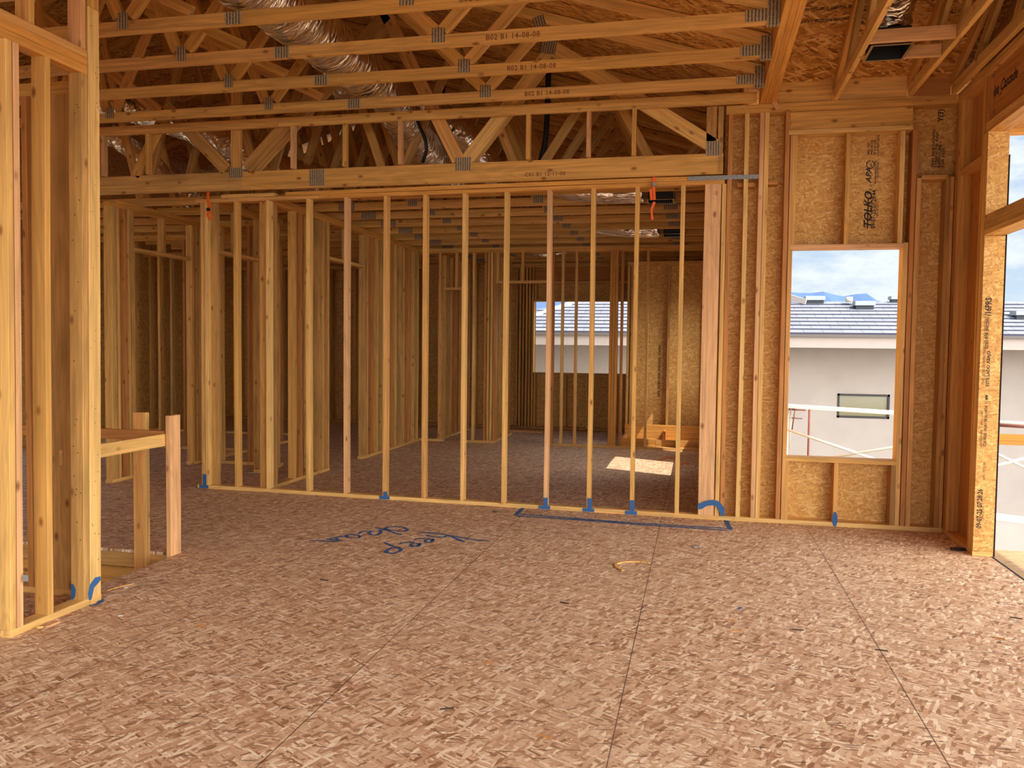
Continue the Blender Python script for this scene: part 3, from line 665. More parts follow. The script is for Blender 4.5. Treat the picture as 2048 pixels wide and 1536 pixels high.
# stairwell rim and what shows inside
R = empty('floor_joist_frame', (-4.8, 5.3, -0.3), 'joists and rim boards edging the stair opening below the floor sheathing', 'floor framing')
bar('rim_board', R, (-5.9, 5.30, -0.13), (-3.685, 5.34, -0.023), 'wood_stain'); bar('rim_board', R, (-5.9, 5.301, -0.26), (-3.685, 5.341, -0.135), 'wood')
bar('joist', R, (-3.684, 4.42, -0.30), (-3.645, 5.30, -0.023), 'wood_stain'); bar('joist', R, (-5.94, 4.42, -0.30), (-5.9, 5.30, -0.023), 'wood')
bar('joist', R, (-5.9, 4.38, -0.30), (-3.685, 4.418, -0.023), 'wood')
for x in (-5.6, -5.2, -4.8, -4.42, -4.05): bar('stud', R, (x, 5.30, -3.0), (x + S, 5.39, -0.262), 'wood_stain')
bar('landing_board', R, (-5.0, 5.1, -0.62), (-3.9, 5.295, -0.58), 'wood_pale'); bar('landing_board', R, (-5.9, 4.9, -1.2), (-3.9, 5.295, -1.16), 'wood_pale')
board('stair_stringer', R, (-5.9, 4.75, -0.2), (-4.4, 4.75, -1.6), 0.28, 0.038, (0, 0, 1), 'wood_pale')

# ------------------------------------------------------------------ inner partitions
def wall_y(label, X, ys, y0, y1, openings=(), mats_=('wood', 'wood_stain', 'wood', 'wood_red'), head=2.56, w=DW):
    """stud wall running away from the viewer; its right-hand face at x = X"""
    r = empty('stud_wall', (X - w / 2, (y0 + y1) / 2, 0), label, 'stud wall')
    segs = []; a = y0
    for (oa, ob) in openings: segs.append((a, oa)); a = ob
    segs.append((a, y1))
    for s0, s1 in segs:
        if s1 - s0 > 0.03: bar('bottom_plate', r, (X - w, s0, 0), (X, s1, 0.038), 'wood_pale')
    bar('top_plate', r, (X - w, y0, 3.0), (X, y1, 3.038), 'wood_orange'); bar('top_plate', r, (X - w, y0 + 0.1, 3.038), (X, y1, 3.076), 'wood_orange')
    for i, y in enumerate(ys): stud(r, X - w, X, y, y + S, mat=mats_[i % len(mats_)])
    for (oa, ob) in openings:
        bar('head_plate', r, (X - w, oa, head), (X, ob, head + 0.038), 'wood')
        n = 1 if ob - oa < 1.1 else 2
        for k in range(n):
            yy = oa + (ob - oa) * (k + 1) / (n + 1); stud(r, X - w, X, yy, yy + S, head + 0.038, 3.0, 'wood_stain', 'cripple_stud')
    return r
def wall_x(label, Y, xs, x0, x1, openings=(), mats_=('wood', 'wood_pale', 'wood_red'), head=2.53, w=DW):
    r = empty('stud_wall', ((x0 + x1) / 2, Y + w / 2, 0), label, 'stud wall')
    segs = []; a = x0
    for (oa, ob) in openings: segs.append((a, oa)); a = ob
    segs.append((a, x1))
    for s0, s1 in segs:
        if s1 - s0 > 0.03: bar('bottom_plate', r, (s0, Y, 0), (s1, Y + w, 0.038), 'wood_pale')
    bar('top_plate', r, (x0, Y, 3.0), (x1, Y + w, 3.038), 'wood_orange'); bar('top_plate', r, (x0, Y, 3.038), (x1, Y + w, 3.076), 'wood')
    for i, x in enumerate(xs): stud(r, x, x + S, Y, Y + w, mat=mats_[i % len(mats_)])
    for (oa, ob) in openings:
        bar('head_plate', r, (oa, Y, head), (ob, Y + w, head + 0.038), 'wood')
        xx = (oa + ob) / 2; stud(r, xx, xx + S, Y, Y + w, head + 0.038, 3.0, 'wood', 'cripple_stud')
    return r

wall_y('stud wall with a doorway left of the long stud wall, beyond the stair opening', -6.20, [7.76, 7.80, 7.86, 7.98, 8.04, 8.10, 9.22, 9.26, 9.30, 9.42, 9.62, 9.92, 10.3, 10.7, 11.1, 11.5, 11.9, 12.3], 7.75, 12.55, ((8.14, 9.2),))
wall_y('short stud wall with a doorway just behind the left end of the long stud wall', -5.06, [7.87, 8.86, 8.90, 8.94, 9.3], 7.86, 9.36, ((7.91, 8.86),), head=2.50)
wall_y('stud wall running back behind the third and fourth studs of the long wall, ending at a doorway', -4.37, [7.80, 7.98, 8.40, 8.55, 8.78, 9.02, 9.10, 9.16, 9.24, 10.36, 10.44, 10.62, 10.80, 10.98, 11.22, 11.36, 11.52, 11.76, 11.86, 12.12, 12.30, 12.42, 12.50], 7.78, 12.56, ((9.285, 10.33),))
wall_x('closet stud wall crossing behind the middle studs, left of the far doorway', 12.60, [XAT(p, 12.6, 0.1) for p in (875, 942, 966, 972, 978, 984)], -4.37, -3.13, ((-3.98, -3.60),), head=2.42)
wall_x('back partition with doubled orange post in front of the far window', 12.58, [XAT(p, 12.6, 0.1) for p in (1100, 1119, 1146, 1237, 1287, 1352)] + [0.24], -2.24, 0.30, mats_=('wood_red', 'wood_pale', 'wood'))
pr_ = empty('wood_post', (XAT(1217, 12.58), 12.58, 0), 'triple orange post standing in the back partition in front of the far window', 'post')
xq = XAT(1215, 12.57, 0.1)
for k in range(3): stud(pr_, xq + k * 0.04, xq + k * 0.04 + S, 12.575, 12.675, mat='wood_orange', name='ply')
hd = empty('door_header', (-2.7, 12.62, 2.5), 'header over the wide doorway in the back partition, left of the far window', 'door header')
bar('head_plate', hd, (-3.13, 12.60, 2.52), (-2.24, 12.68, 2.56), 'wood'); bar('top_plate', hd, (-3.13, 12.60, 3.0), (-2.24, 12.68, 3.038), 'wood_orange'); bar('top_plate', hd, (-3.13, 12.60, 3.038), (-2.24, 12.68, 3.076), 'wood')
stud(hd, -2.72, -2.682, 12.60, 12.68, 2.56, 3.0, 'wood', 'cripple_stud'); stud(hd, -3.12, -3.08, 12.60, 12.68, 2.56, 3.0, 'wood', 'cripple_stud')
wall_y('short closet return wall behind the closet stud wall', -3.15, [12.78, 12.95, 13.35, 13.75], 12.70, 14.0)
wall_y('low-lit closet side wall left of the far OSB panels', -4.05, [12.95, 13.1, 13.3, 13.6, 14.0, 14.4], 12.75, 15.1)
wall_x('dark cross wall at the back left, seen between the left doorway studs', 12.58, [-9.3 + 0.41 * k for k in range(8)], -9.4, -6.25)
wall_x('dark cross wall behind the left doorway of the back rooms', 10.55, [-9.3 + 0.41 * k for k in range(7)], -9.4, -6.35)
wall_x('small cross wall between the two doorways behind the long stud wall', 9.4, [-6.1, -5.95, -5.55, -5.2], -6.18, -5.1)

# framing of the far wall around its window
FW = empty('stud_wall', (-2.1, 15.15, 0), 'framing of the far outer wall around the wide far window', 'stud wall')
Yf0, Yf1 = 15.10, 15.24
bar('bottom_plate', FW, (-9.4, Yf0, 0), (0.33, Yf1, 0.038), 'wood_stain'); bar('top_plate', FW, (-9.4, Yf0, 3.0), (0.33, Yf1, 3.038), 'wood'); bar('top_plate', FW, (-9.4, Yf0, 3.038), (0.33, Yf1, 3.076), 'wood')
for i, x in enumerate((-9.1, -8.6, -8.1, -7.6, -7.1, -6.6, -6.1, -5.7, -5.3, -4.9, -4.5, -4.15, -3.9, -3.62, -3.35, -3.29, -3.23, -3.17)): stud(FW, x, x + S, Yf0, Yf1, mat=('wood_stain', 'wood')[i % 2])
for x in (-3.11, -3.05, -1.27, -1.21): stud(FW, x, x + S, Yf0, Yf1, mat='wood')
for x in (-3.0, -2.5, -1.95, -1.4): stud(FW, x, x + S, Yf0, Yf1, 2.41, 2.70, 'wood', 'cripple_stud'); 
for x in (-3.0, -2.42, -2.02, -1.55): stud(FW, x, x + S, Yf0, Yf1, 0.038, 1.018, 'wood', 'cripple_stud')
bar('head_plate', FW, (-3.0, Yf0, 2.372), (-1.275, Yf1, 2.41), 'wood'); bar('rough_sill', FW, (-3.0, Yf0, 1.018), (-1.275, Yf1, 1.056), 'wood_stain')
bar('head_plate', FW, (-3.0, Yf0, 2.70), (-1.275, Yf1, 2.738), 'wood'); bar('header', FW, (-3.0, Yf0 + 0.02, 2.738), (-1.275, Yf1, 2.998), 'wood_red')
text('stamped_lettering', 'TOLKO  | APA', (-3.55, 15.2385, 0.45), 0.10, (0, 0, 1), (-1, 0, 0), 'ink', wf)
text('stamped_lettering', 'SIZED FOR SPACING  APA', (-3.62, 15.2385, 1.1), 0.06, (0, 0, 1), (-1, 0, 0), 'ink', wf)

# return wall with sunlit board, and the raised platform in front of it
jw = struct(panel('wall_return', 'XZ', -1.12, 0.33, 0.0, 2.88, 13.46, 13.471, mat='osb_wall'))
text('stamped_lettering', 'APA  SIZED FOR SPACING  716PRS', (-0.60, 13.4585, 0.75), 0.055, (0, 0, 1), (-1, 0, 0), 'ink', jw)
JW = empty('stud_wall', (-0.5, 13.42, 0), 'studs of the sunlit return wall behind the back partition', 'stud wall')
bar('bottom_plate', JW, (-1.14, 13.37, 0), (0.33, 13.46, 0.038), 'wood'); bar('top_plate', JW, (-1.14, 13.37, 2.84), (0.33, 13.46, 2.878), 'wood'); bar('top_plate', JW, (-1.14, 13.37, 2.878), (0.33, 13.46, 2.916), 'wood')
for i, x in enumerate((-1.14, -1.08, -0.50, 0.05)): stud(JW, x, x + S, 13.37, 13.46, 0.038, 2.84, ('wood_pale', 'wood', 'wood_stain')[i % 3])
PF = empty('tub_platform', (-0.4, 12.9, 0), 'low plank-edged platform behind the back partition, partly sunlit', 'platform')
bar('edge_board', PF, (-1.14, 12.68, 0.0), (-0.62, 12.718, 0.15), 'wood_orange'); bar('edge_board', PF, (-0.615, 12.68, 0.0), (0.238, 12.718, 0.14), 'wood')
bar('edge_board', PF, (-1.14, 13.30, 0.03), (0.238, 13.338, 0.31), 'wood_orange'); bar('edge_board', PF, (-1.14, 12.72, 0.0), (-1.10, 13.30, 0.15), 'wood_pale')
bar('edge_board', PF, (-0.52, 12.92, 0.0), (-0.48, 13.30, 0.24), 'wood_red')
# side wall framing along the back rooms
SW = empty('stud_wall', (0.29, 11.4, 0), 'framing of the back rooms outer side wall, hidden mostly behind the pink post', 'stud wall')
bar('bottom_plate', SW, (0.243, 7.76, 0), (0.332, 15.1, 0.038), 'wood'); bar('top_plate', SW, (0.243, 7.76, 3.0), (0.332, 15.1, 3.038), 'wood'); bar('top_plate', SW, (0.243, 7.76, 3.038), (0.332, 15.1, 3.076), 'wood')
for y in (7.8, 8.2, 8.6, 9.0, 9.4, 9.78, 11.03, 11.3, 11.7, 12.15, 13.07, 13.3, 13.8, 14.3, 14.8): stud(SW, 0.243, 0.332, y, y + S, mat='wood')
bar('rough_sill', SW, (0.243, 9.82, 0.86), (0.332, 11.02, 0.9), 'wood'); bar('head_plate', SW, (0.243, 9.82, 2.42), (0.332, 11.02, 2.46), 'wood')

# ================================================================== overhead: trusses, beam, ducts
def truss(label, Y, members, plates_=(), group=None, name='roof_truss', stamp=None, th=S):
    r = empty(name, (-2.0, Y + th / 2, 3.68), label, 'roof truss', group)
    for mtype, xa, za, xb, zb, w, mat in members:
        a = Vector((xa, Y + th / 2, za)); b2 = Vector((xb, Y + th / 2, zb)); d = (b2 - a).normalized()
        wd = d.cross(Vector((0, 1, 0)))
        board(mtype, r, a, b2, w, th, wd, mat)
    for xa, za, w, h, ang in plates_:
        bm = bmesh.new(); box_bm(bm, (-w / 2, -0.001, -h / 2), (w / 2, 0.001, h / 2))
        link_mesh('nail_plate', bm, M['plate'], r, Matrix.Translation((xa, Y - 0.0012, za)) @ Matrix.Rotation(ang, 4, 'Y'))
    if stamp:
        text('stamped_lettering', stamp[0], (stamp[1], Y - 0.0016, stamp[2]), stamp[3], (1, 0, 0), (0, 0, 1), 'ink_soft', r, spacing=1.1)
    return r
TC = lambda x: 3.76 + 0.045 + 0.31 * (0.45 - x)     # centre line of the sloping top chord
def b02(z=3.725):
    return [('bottom_chord', -7.4, z, -3.1, z, DW, 'wood'), ('bottom_chord', -3.098, z, 0.44, z, DW, 'wood'),
            ('top_chord', 0.44, TC(0.44), RX, TC(RX), DW, 'wood_pale'), ('top_chord', RX, TC(RX), -7.4, TC(RX) - 0.37, DW, 'wood_pale'),
            ('web', -1.84, 3.80, -1.38, 4.28, DW, 'wood_pale'), ('web', -1.90, 3.80, -2.98, 4.82, DW, 'wood'),
            ('web', -3.90, 3.80, -3.05, 4.84, DW, 'wood'), ('web', -3.99, 3.80, -4.72, 5.36, DW, 'wood'),
            ('web', -3.42, 3.80, -4.75, 4.42, 0.072, 'wood'), ('web', -5.6, 3.80, -4.80, 5.36, DW, 'wood'), ('web', -5.7, 3.8, -6.15, 5.75, DW, 'wood')]
pl = [(-1.87, 3.765, 0.095, 0.105, 0), (-3.10, 3.725, 0.125, 0.085, 0), (-3.95, 3.77, 0.085, 0.115, 0), (-1.40, 4.33, 0.10, 0.09, -0.3), (-5.65, 3.77, 0.09, 0.11, 0)]
tb = [('nearest roof truss, its bottom chord cutting across the top edge of the view', 5.09), ('second roof truss from the front, hung on the uppermost joist hanger', 5.75),
      ('third roof truss from the front, hung on the middle joist hanger', 6.41), ('fourth roof truss from the front, hung on the lowest joist hanger', 7.08)]
def copy_tree(o, parent=None):
    c = o.copy(); COL.objects.link(c); c.parent = parent
    for ch in [k for k in D.objects if k.parent == o]: copy_tree(ch, c)
    return c
proto = truss(tb[0][0], 5.09, b02(), pl, 'ceiling trusses hung on the laminated beam', stamp=('B02 B1 14-08-08', -1.52, 3.705, 0.052))
for lab, Y in tb[1:]:
    c = copy_tree(proto); c.location = proto.location + Vector((0, Y - 5.09, 0)); c['label'] = lab
c = copy_tree(proto); c.location = proto.location + Vector((0, 4.44 - 5.09, 0)); c['label'] = 'roof truss nearer than the rest, mostly above the top edge of the view'

# ladder of short studs under the last ceiling member
ED = empty('cripple_frame', (-3.0, 7.57, 3.27), 'horizontal board on short uprights standing on the heavy truss chord above the long stud wall', 'framing')
bar('board', ED, (-7.0, 7.535, 3.68), (-4.1, 7.573, 3.769), 'wood'); bar('board', ED, (-4.098, 7.535, 3.68), (0.44, 7.573, 3.769), 'wood', 0.003)
for i, x in enumerate((-6.13, -5.60, -3.97, -3.42, -2.85, -1.60, -1.04, -0.63)):
    bar('upright', ED, (x, 7.536, 3.27), (x + S, 7.60, 3.68), ('wood_pink', 'wood')[i % 2])
bar('upright', ED, (-6.20, 7.536, 3.27), (-6.165, 7.60, 3.68), 'wood')

gt = truss('heavy girder truss lying on the long stud wall, with a triple diagonal web', 7.606,
    [('bottom_chord', -6.9, 3.180, -4.55, 3.180, 0.184, 'wood_stain'), ('bottom_chord', -4.548, 3.180, 0.172, 3.180, 0.184, 'wood'),
     ('web', -2.27, 3.30, -3.02, 4.75, 0.125, 'wood'), ('top_chord', 0.10, 3.33, -1.37, 4.29, 0.13, 'wood_pale'),
     ('web', -4.72, 3.30, -5.42, 3.98, 0.13, 'wood_stain'), ('web', -4.50, 3.30, -3.0, 4.72, 0.13, 'wood_stain'), ('web', -4.61, 3.27, -4.61, 4.9, 0.11, 'wood'),
     ('end_post', 0.065, 3.27, 0.065, 3.68, 0.089, 'wood_stain'), ('end_post', 0.145, 3.10, 0.145, 3.68, 0.045, 'wood_stain'), ('web', -5.46, 3.9, -6.9, 5.0, 0.11, 'wood'),
     ('web', -5.42, 3.9, -5.78, 3.27, 0.11, 'wood')],
    [(-2.22, 3.262, 0.15, 0.125, 0), (-3.72, 3.185, 0.17, 0.16, 0), (-4.61, 3.262, 0.155, 0.10, 0), (0.085, 3.315, 0.13, 0.13, 0), (-1.41, 4.30, 0.14, 0.13, 0.2)],
    stamp=('C01 B1 12-11-00', -1.62, 3.125, 0.05))
for k in range(3): board('web_ply', gt, (-2.20, 7.648 + k * 0.042, 3.30), (-1.40, 7.648 + k * 0.042, 4.27), 0.125, 0.036, (1, 0, -0.8), ('wood_pale', 'wood', 'wood_pale')[k])
for k in range(3): board('web_ply', gt, (-4.50, 7.668 + k * 0.042, 3.30), (-3.0, 7.668 + k * 0.042, 4.72), 0.11, 0.036, (1, 0, -1), ('wood_pink', 'wood', 'wood_pale')[k])

words = ['first', 'second', 'third', 'fourth', 'fifth', 'sixth', 'seventh', 'eighth', 'ninth', 'tenth', 'eleventh']
def b03():
    z = 3.125
    out = [('bottom_chord', -8.6, z, -4.0, z, DW, 'wood'), ('bottom_chord', -3.998, z, 0.33, z, DW, 'wood'), ('top_chord', 0.40, TC(0.40), RX, TC(RX), DW, 'wood'),
           ('top_chord', RX, TC(RX), -9.2, TC(RX) - 0.93, DW, 'wood'), ('end_post', 0.30, 3.17, 0.30, TC(0.3) - 0.04, DW, 'wood')]
    bots = [-0.35, -1.75, -3.2, -4.7, -6.2]; tops = [0.25, -1.0, -2.45, -3.95, -5.4, -6.9]
    for i, bx_ in enumerate(bots):
        out.append(('web', bx_ + 0.03, 3.17, tops[i] - 0.03, TC(tops[i]) - 0.04, DW, 'wood_stain'))
        zt = TC(tops[i + 1]) - 0.04 if tops[i + 1] > RX else TC(RX) - 0.25
        out.append(('web', bx_ - 0.03, 3.17, tops[i + 1] + 0.03, zt, DW, 'wood'))
    return out
pb = None
for k in range(11):
    Y = 8.28 + 0.655 * k; lab = 'roof truss over the back rooms, %s beyond the long stud wall' % words[k]
    if pb is None:
        pb = truss(lab, Y, b03(), [(-1.75, 3.15, 0.12, 0.08, 0), (-3.2, 3.15, 0.12, 0.08, 0), (-4.0, 3.125, 0.2, 0.085, 0), (-0.35, 3.15, 0.16, 0.08, 0), (-4.7, 3.15, 0.12, 0.08, 0)], 'roof trusses over the back rooms')
    else:
        c = copy_tree(pb); c.location = pb.location + Vector((0, 0.655 * k, 0)); c['label'] = lab

# laminated beam with joist hangers
LB = empty('laminated_beam', (0.535, 7.6, 3.68), 'long laminated beam running overhead towards the viewer with metal joist hangers', 'beam')
for k in range(3): bar('ply', LB, (0.470 + k * 0.044, -0.8, 3.681), (0.513 + k * 0.044, 7.70, 3.98), 'wood_orange')
for Y in (4.44, 5.09, 5.75, 6.41, 7.08):
    bm = bmesh.new(); yc = Y + 0.019
    box_bm(bm, (0.25, yc - 0.023, 3.70), (0.455, yc - 0.0205, 3.775)); 
    box_bm(bm, (0.39, yc - 0.026, 3.674), (0.469, yc - 0.023, 3.84)); box_bm(bm, (0.39, yc + 0.021, 3.674), (0.469, yc + 0.024, 3.84)); box_bm(bm, (0.39, yc - 0.026, 3.672), (0.469, yc + 0.024, 3.676)); box_bm(bm, (0.463, yc - 0.05, 3.69), (0.4675, yc + 0.05, 3.85))
    h = link_mesh('joist_hanger', bm, M['plate'], LB); h['label'] = 'grey punched metal joist hanger'
    for dz in (0.03, 0.07, 0.11):
        bm = bmesh.new(); bmesh.ops.create_uvsphere(bm, u_segments=8, v_segments=5, radius=0.005)
        link_mesh('nail', bm, M['galv'], h, Matrix.Translation((0.43, yc - 0.027, 3.69 + dz)))

# trusses of the right-hand bay, running towards the viewer
def bay_truss(X, label):
    r = empty('roof_truss', (X + S / 2, 7.6, 3.68), label, 'roof truss')
    bar('bottom_chord', r, (X, -0.8, 3.68), (X + S, 7.60, 3.769), 'wood_pale')
    a = Vector((X + S / 2, 7.66, ZR(7.66) - 0.048)); b2 = Vector((X + S / 2, -0.8, ZR(-0.8) - 0.048))
    board('top_chord', r, a, b2, DW, S, (0, 0.36, 1), 'wood')
    for ya, yb in ((7.0, 6.2), (6.2, 5.5), (5.2, 5.5)):
        board('web', r, (X + S / 2, ya, 3.76), (X + S / 2, yb, ZR(yb) - 0.09), DW, S, (0, 1, 0), 'wood_stain')
    return r
bay_truss(1.075, 'truss left of the air duct box in the right-hand bay, running overhead'); bay_truss(1.665, 'truss right of the air duct box in the right-hand bay, running overhead'); bay_truss(2.00, 'rightmost bay truss close over the right-hand wall plate')
for i, (a, b2) in enumerate(((0.62, 1.072), (1.116, 1.662), (1.706, 1.998))):
    o = bar('blocking_board', None, (a, 7.615, 3.682), (b2, 7.653, 3.86), ('wood', 'wood_pale', 'wood_red')[i])
    tag(o, ('leftmost', 'middle', 'rightmost')[i] + ' of three blocking boards between truss ends above the window wall plate', 'blocking board', 'blocking above the window wall')
for i, (a, b2, y) in enumerate(((1.116, 1.662, 6.24), (1.40, 1.662, 6.60))):
    o = bar('blocking_board', None, (a, y, 3.682), (b2, y + S, 3.769), 'wood_pink')
    tag(o, ('longer board between the bay trusses behind the duct box', 'short board between the bay trusses right of the duct box')[i], 'blocking board')
o = board('wood_scrap', None, (XAT(1543, 7.59, 3.68), 7.585, 3.72), (XAT(1556, 7.59, 3.62), 7.575, 3.625), 0.035, 0.004, (1, 0, 0), 'wood_pink'); tag(o, 'small pale wood shim stuck on the plate under the laminated beam', 'wood scrap')

# ducts
def duct(label, pts, r, seed, wr=0.05):
    o = tube('flexible_duct', pts, r, 'foil', None, 28, wr, 34, True, seed); return tag(o, label, 'air duct', 'foil covered flexible ducts')
duct('large foil duct running back overhead through the trusses, crossed by the chords', [(-3.1, 3.6, 4.05), (-3.08, 4.6, 4.03), (-3.05, 5.4, 4.02), (-3.03, 6.2, 4.01), (-3.03, 7.0, 4.0), (-3.03, 7.8, 3.99), (-3.05, 8.5, 3.80), (-2.95, 9.6, 3.50)], lambda u: 0.232 - 0.04 * u, 1)
duct('foil duct descending behind the V-shaped truss web, right of the large duct', [(-4.0, 8.7, 4.42), (-3.4, 8.75, 4.32), (-2.95, 8.95, 4.13), (-2.65, 9.05, 3.92), (-2.42, 9.15, 3.62), (-2.25, 9.2, 3.42)], 0.165, 2)
duct('foil duct at the left above the truss chord, sagging to the right', [(-7.6, 8.7, 4.50), (-6.9, 8.65, 4.40), (-6.3, 8.65, 4.24), (-5.7, 8.75, 4.02), (-5.3, 8.85, 3.82), (-4.9, 8.95, 3.58), (-4.4, 9.1, 3.44)], 0.20, 3)
duct('foil duct dropping steeply at the far left behind the truss webs', [(-7.1, 8.95, 4.1), (-6.75, 9.0, 3.86), (-6.5, 9.0, 3.66), (-6.25, 9.1, 3.42), (-6.1, 9.2, 3.3)], 0.15, 4)
duct('foil duct lying on the back room ceiling, ending at the nearer register box', [(-1.95, 8.84, 3.36), (-1.7, 8.84, 3.30), (-1.3, 8.83, 3.20), (-0.9, 8.83, 3.17), (-0.60, 8.83, 3.16)], 0.10, 5, 0.04)
duct('foil duct over the back room, ending at the farther register box', [(-2.2, 11.45, 3.40), (-1.5, 11.45, 3.24), (-1.0, 11.45, 3.15), (-0.56, 11.45, 3.14)], 0.10, 6, 0.04)
duct('foil duct beyond the back partition, above the wide doorway', [(-3.6, 13.75, 3.42), (-3.1, 13.75, 3.26), (-2.6, 13.75, 3.20), (-2.2, 13.78, 3.26)], 0.15, 7)
duct('foil duct in the right-hand bay dropping to the square duct box', [(0.95, 4.9, 4.40), (1.05, 5.5, 4.24), (1.22, 6.0, 4.10), (1.27, 6.40, 3.97), (1.268, 6.44, 3.815)], lambda u: 0.22 - 0.07 * u, 8, 0.07)
# register boxes: open bottom
def reg(label, x0, x1, y0, y1, z0, z1):
    r = empty('register_box', ((x0 + x1) / 2, (y0 + y1) / 2, z0), label, 'register box', 'sheet metal register boxes')
    bm = bmesh.new(); t = 0.002
    box_bm(bm, (x0, y0, z0), (x0 + t, y1, z1)); box_bm(bm, (x1 - t, y0, z0), (x1, y1, z1)); box_bm(bm, (x0, y0, z0), (x1, y0 + t, z1)); box_bm(bm, (x0, y1 - t, z0), (x1, y1, z1)); box_bm(bm, (x0, y0, z1 - t), (x1, y1, z1))
    bd = link_mesh('body', bm, M['black'], r); bd['label'] = 'black inside of the box'
    bm = bmesh.new(); f = 0.018
    for a in (((x0 - f, y0 - f), (x1 + f, y0)), ((x0 - f, y1), (x1 + f, y1 + f)), ((x0 - f, y0), (x0, y1)), ((x1, y0), (x1 + f, y1))): box_bm(bm, (a[0][0], a[0][1], z0 - 0.003), (a[1][0], a[1][1], z0))
    link_mesh('flange', bm, M['shiny'], r)
    return r
reg('square sheet metal duct box fixed between the bay trusses above the window wall', 1.145, 1.39, 6.29, 6.59, 3.672, 3.80)
reg('nearer small register box in the back room ceiling, beside the hanging orange strap', -0.55, -0.30, 8.70, 8.933, 3.07, 3.17)
reg('farther small register box in the back room ceiling', -0.50, -0.26, 11.28, 11.553, 3.06, 3.17)

# black straps and black pipe in the roof space
o = tube('duct_strap', [PY(830, 225, 7.95), PY(838, 250, 7.95), PY(849, 275, 7.95), PY(853, 300, 7.97), PY(845, 325, 8.0)], 0.018, 'black', None, 8); tag(o, 'black strap looped round the large foil duct beside the V-shaped web', 'strap')
o = tube('vent_pipe', [PY(884, 150, 9.3), PY(882, 190, 9.3), PY(876, 222, 9.3)], 0.045, 'black', None, 14); tag(o, 'black vent pipe hanging in the roof space above the V-shaped web', 'pipe')
o = tube('vent_pipe', [Vector((PY(1096, 240, 8.86).x, 8.86, ZC(PY(1096, 240, 8.86).x) - 0.005)), PY(1092, 268, 8.86), PY(1082, 322, 8.86)], 0.03, 'black', None, 14); tag(o, 'black pipe leaning in the roof space right of the V-shaped web', 'pipe')
o = tube('duct_strap', [PY(205, 182, 8.40), PY(240, 195, 8.42), PY(276, 210, 8.46)], 0.006, 'black', None, 8); tag(o, 'thin black strap across the upper left foil duct', 'strap')
# orange straps
OS = empty('orange_strap', tuple(PY(417, 400, 7.7)), 'orange ratchet strap hanging from the left end of the long stud wall', 'strap')
def strip(name, par, pts, w, mat): 
    return ribbon(name, pts, w, (0, -1, 0), mat, par, lift=0.0, taper=False)
def thick(o, t=0.003):
    md = o.modifiers.new('thickness', 'SOLIDIFY'); md.thickness = t; return o
thick(strip('webbing', OS, [PY(417, 377, 7.70), PY(416, 400, 7.70), PY(418, 417, 7.69)], 0.030, 'orange')); thick(strip('webbing', OS, [PY(418, 417, 7.69), PY(415, 430, 7.69), PY(419, 439, 7.69)], 0.022, 'orange')); thick(strip('webbing', OS, [PY(419, 417, 7.69), PY(423, 430, 7.69), PY(427, 437, 7.69)], 0.020, 'orange'))
bm = bmesh.new(); bmesh.ops.create_cube(bm, size=0.03); link_mesh('buckle', bm, M['black'], OS, Matrix.Translation(PY(417, 419, 7.68)))
OS = empty('orange_strap', tuple(PY(1307, 380, 7.59)), 'orange ratchet strap with buckle hanging from the right part of the long stud wall', 'strap')
thick(strip('webbing', OS, [PY(1309, 354, 7.59), PY(1308, 372, 7.59), PY(1309, 400, 7.585)], 0.022, 'orange')); thick(strip('webbing', OS, [PY(1302, 378, 7.58), PY(1303, 400, 7.575)], 0.024, 'orange')); thick(strip('webbing', OS, [PY(1309, 404, 7.585), PY(1303, 420, 7.585), PY(1305, 440, 7.585)], 0.020, 'orange'))
bm = bmesh.new(); bmesh.ops.create_cube(bm, size=0.032); link_mesh('buckle', bm, M['galv'], OS, Matrix.Translation(PY(1309, 369, 7.58)))
# perforated strap on the plates
x0_, x1_ = XAT(1376, 7.59, 3.05), XAT(1517, 7.59, 3.05)
bm = bmesh.new(); box_bm(bm, (x0_, 7.592, 3.035), (x1_, 7.5945, 3.072)); o = link_mesh('steel_strap_tie', bm, M['galv']); tag(o, 'perforated grey steel strap nailed across the junction of the two walls', 'strap tie')
bm = bmesh.new()
for k in range(22):
    xx = x0_ + 0.02 + k * (x1_ - x0_ - 0.04) / 21; bmesh.ops.create_circle(bm, cap_ends=True, radius=0.0035, segments=8, matrix=Matrix.Translation((xx, 7.5915, 3.045 + 0.016 * (k % 2))) @ Matrix.Rotation(math.pi / 2, 4, 'X'))
link_mesh('nail_holes', bm, M['black'], o, Matrix.Identity(4))

# ================================================================== floor marks and litter
def fpt(px, py): v = PZ(px, py, 0.0); return Vector((v.x, v.y, 0))
def mark(label, strokes, width, group=None, name='paint_mark'):
    c = fpt(*strokes[0][0]); r = empty(name, (c.x, c.y, 0), label, 'paint mark', group)
    for i, s_ in enumerate(strokes): ribbon('stroke', [fpt(*p) for p in s_], width, (0, 0, 1), 'paint', r, 0.0008 + 0.0002 * i, i)
    return r
cr_ = lambda pts: [(600 + x / 5.12, 1030 + y / 5.12) for x, y in pts]
mark('blue handwritten word OPEN sprayed upside down on the floor', [
    cr_([(1050, 205), (980, 190), (900, 160), (830, 140), (765, 128)]), cr_([(850, 150), (900, 125), (980, 118), (1060, 128), (1105, 148), (1080, 168), (1010, 165), (930, 155), (860, 140)]),
    cr_([(820, 150), (826, 185), (790, 205), (730, 205), (700, 185), (730, 165), (790, 172)]), cr_([(740, 165), (670, 165), (620, 178), (600, 195)]),
    cr_([(620, 215), (600, 235), (540, 238), (480, 228), (475, 208), (530, 200), (590, 208), (620, 222)]), cr_([(480, 215), (400, 225), (330, 240), (270, 248)]), cr_([(270, 248), (350, 258), (450, 262)]), cr_([(375, 238), (390, 268), (300, 275), (180, 265), (85, 265)])], 0.030)
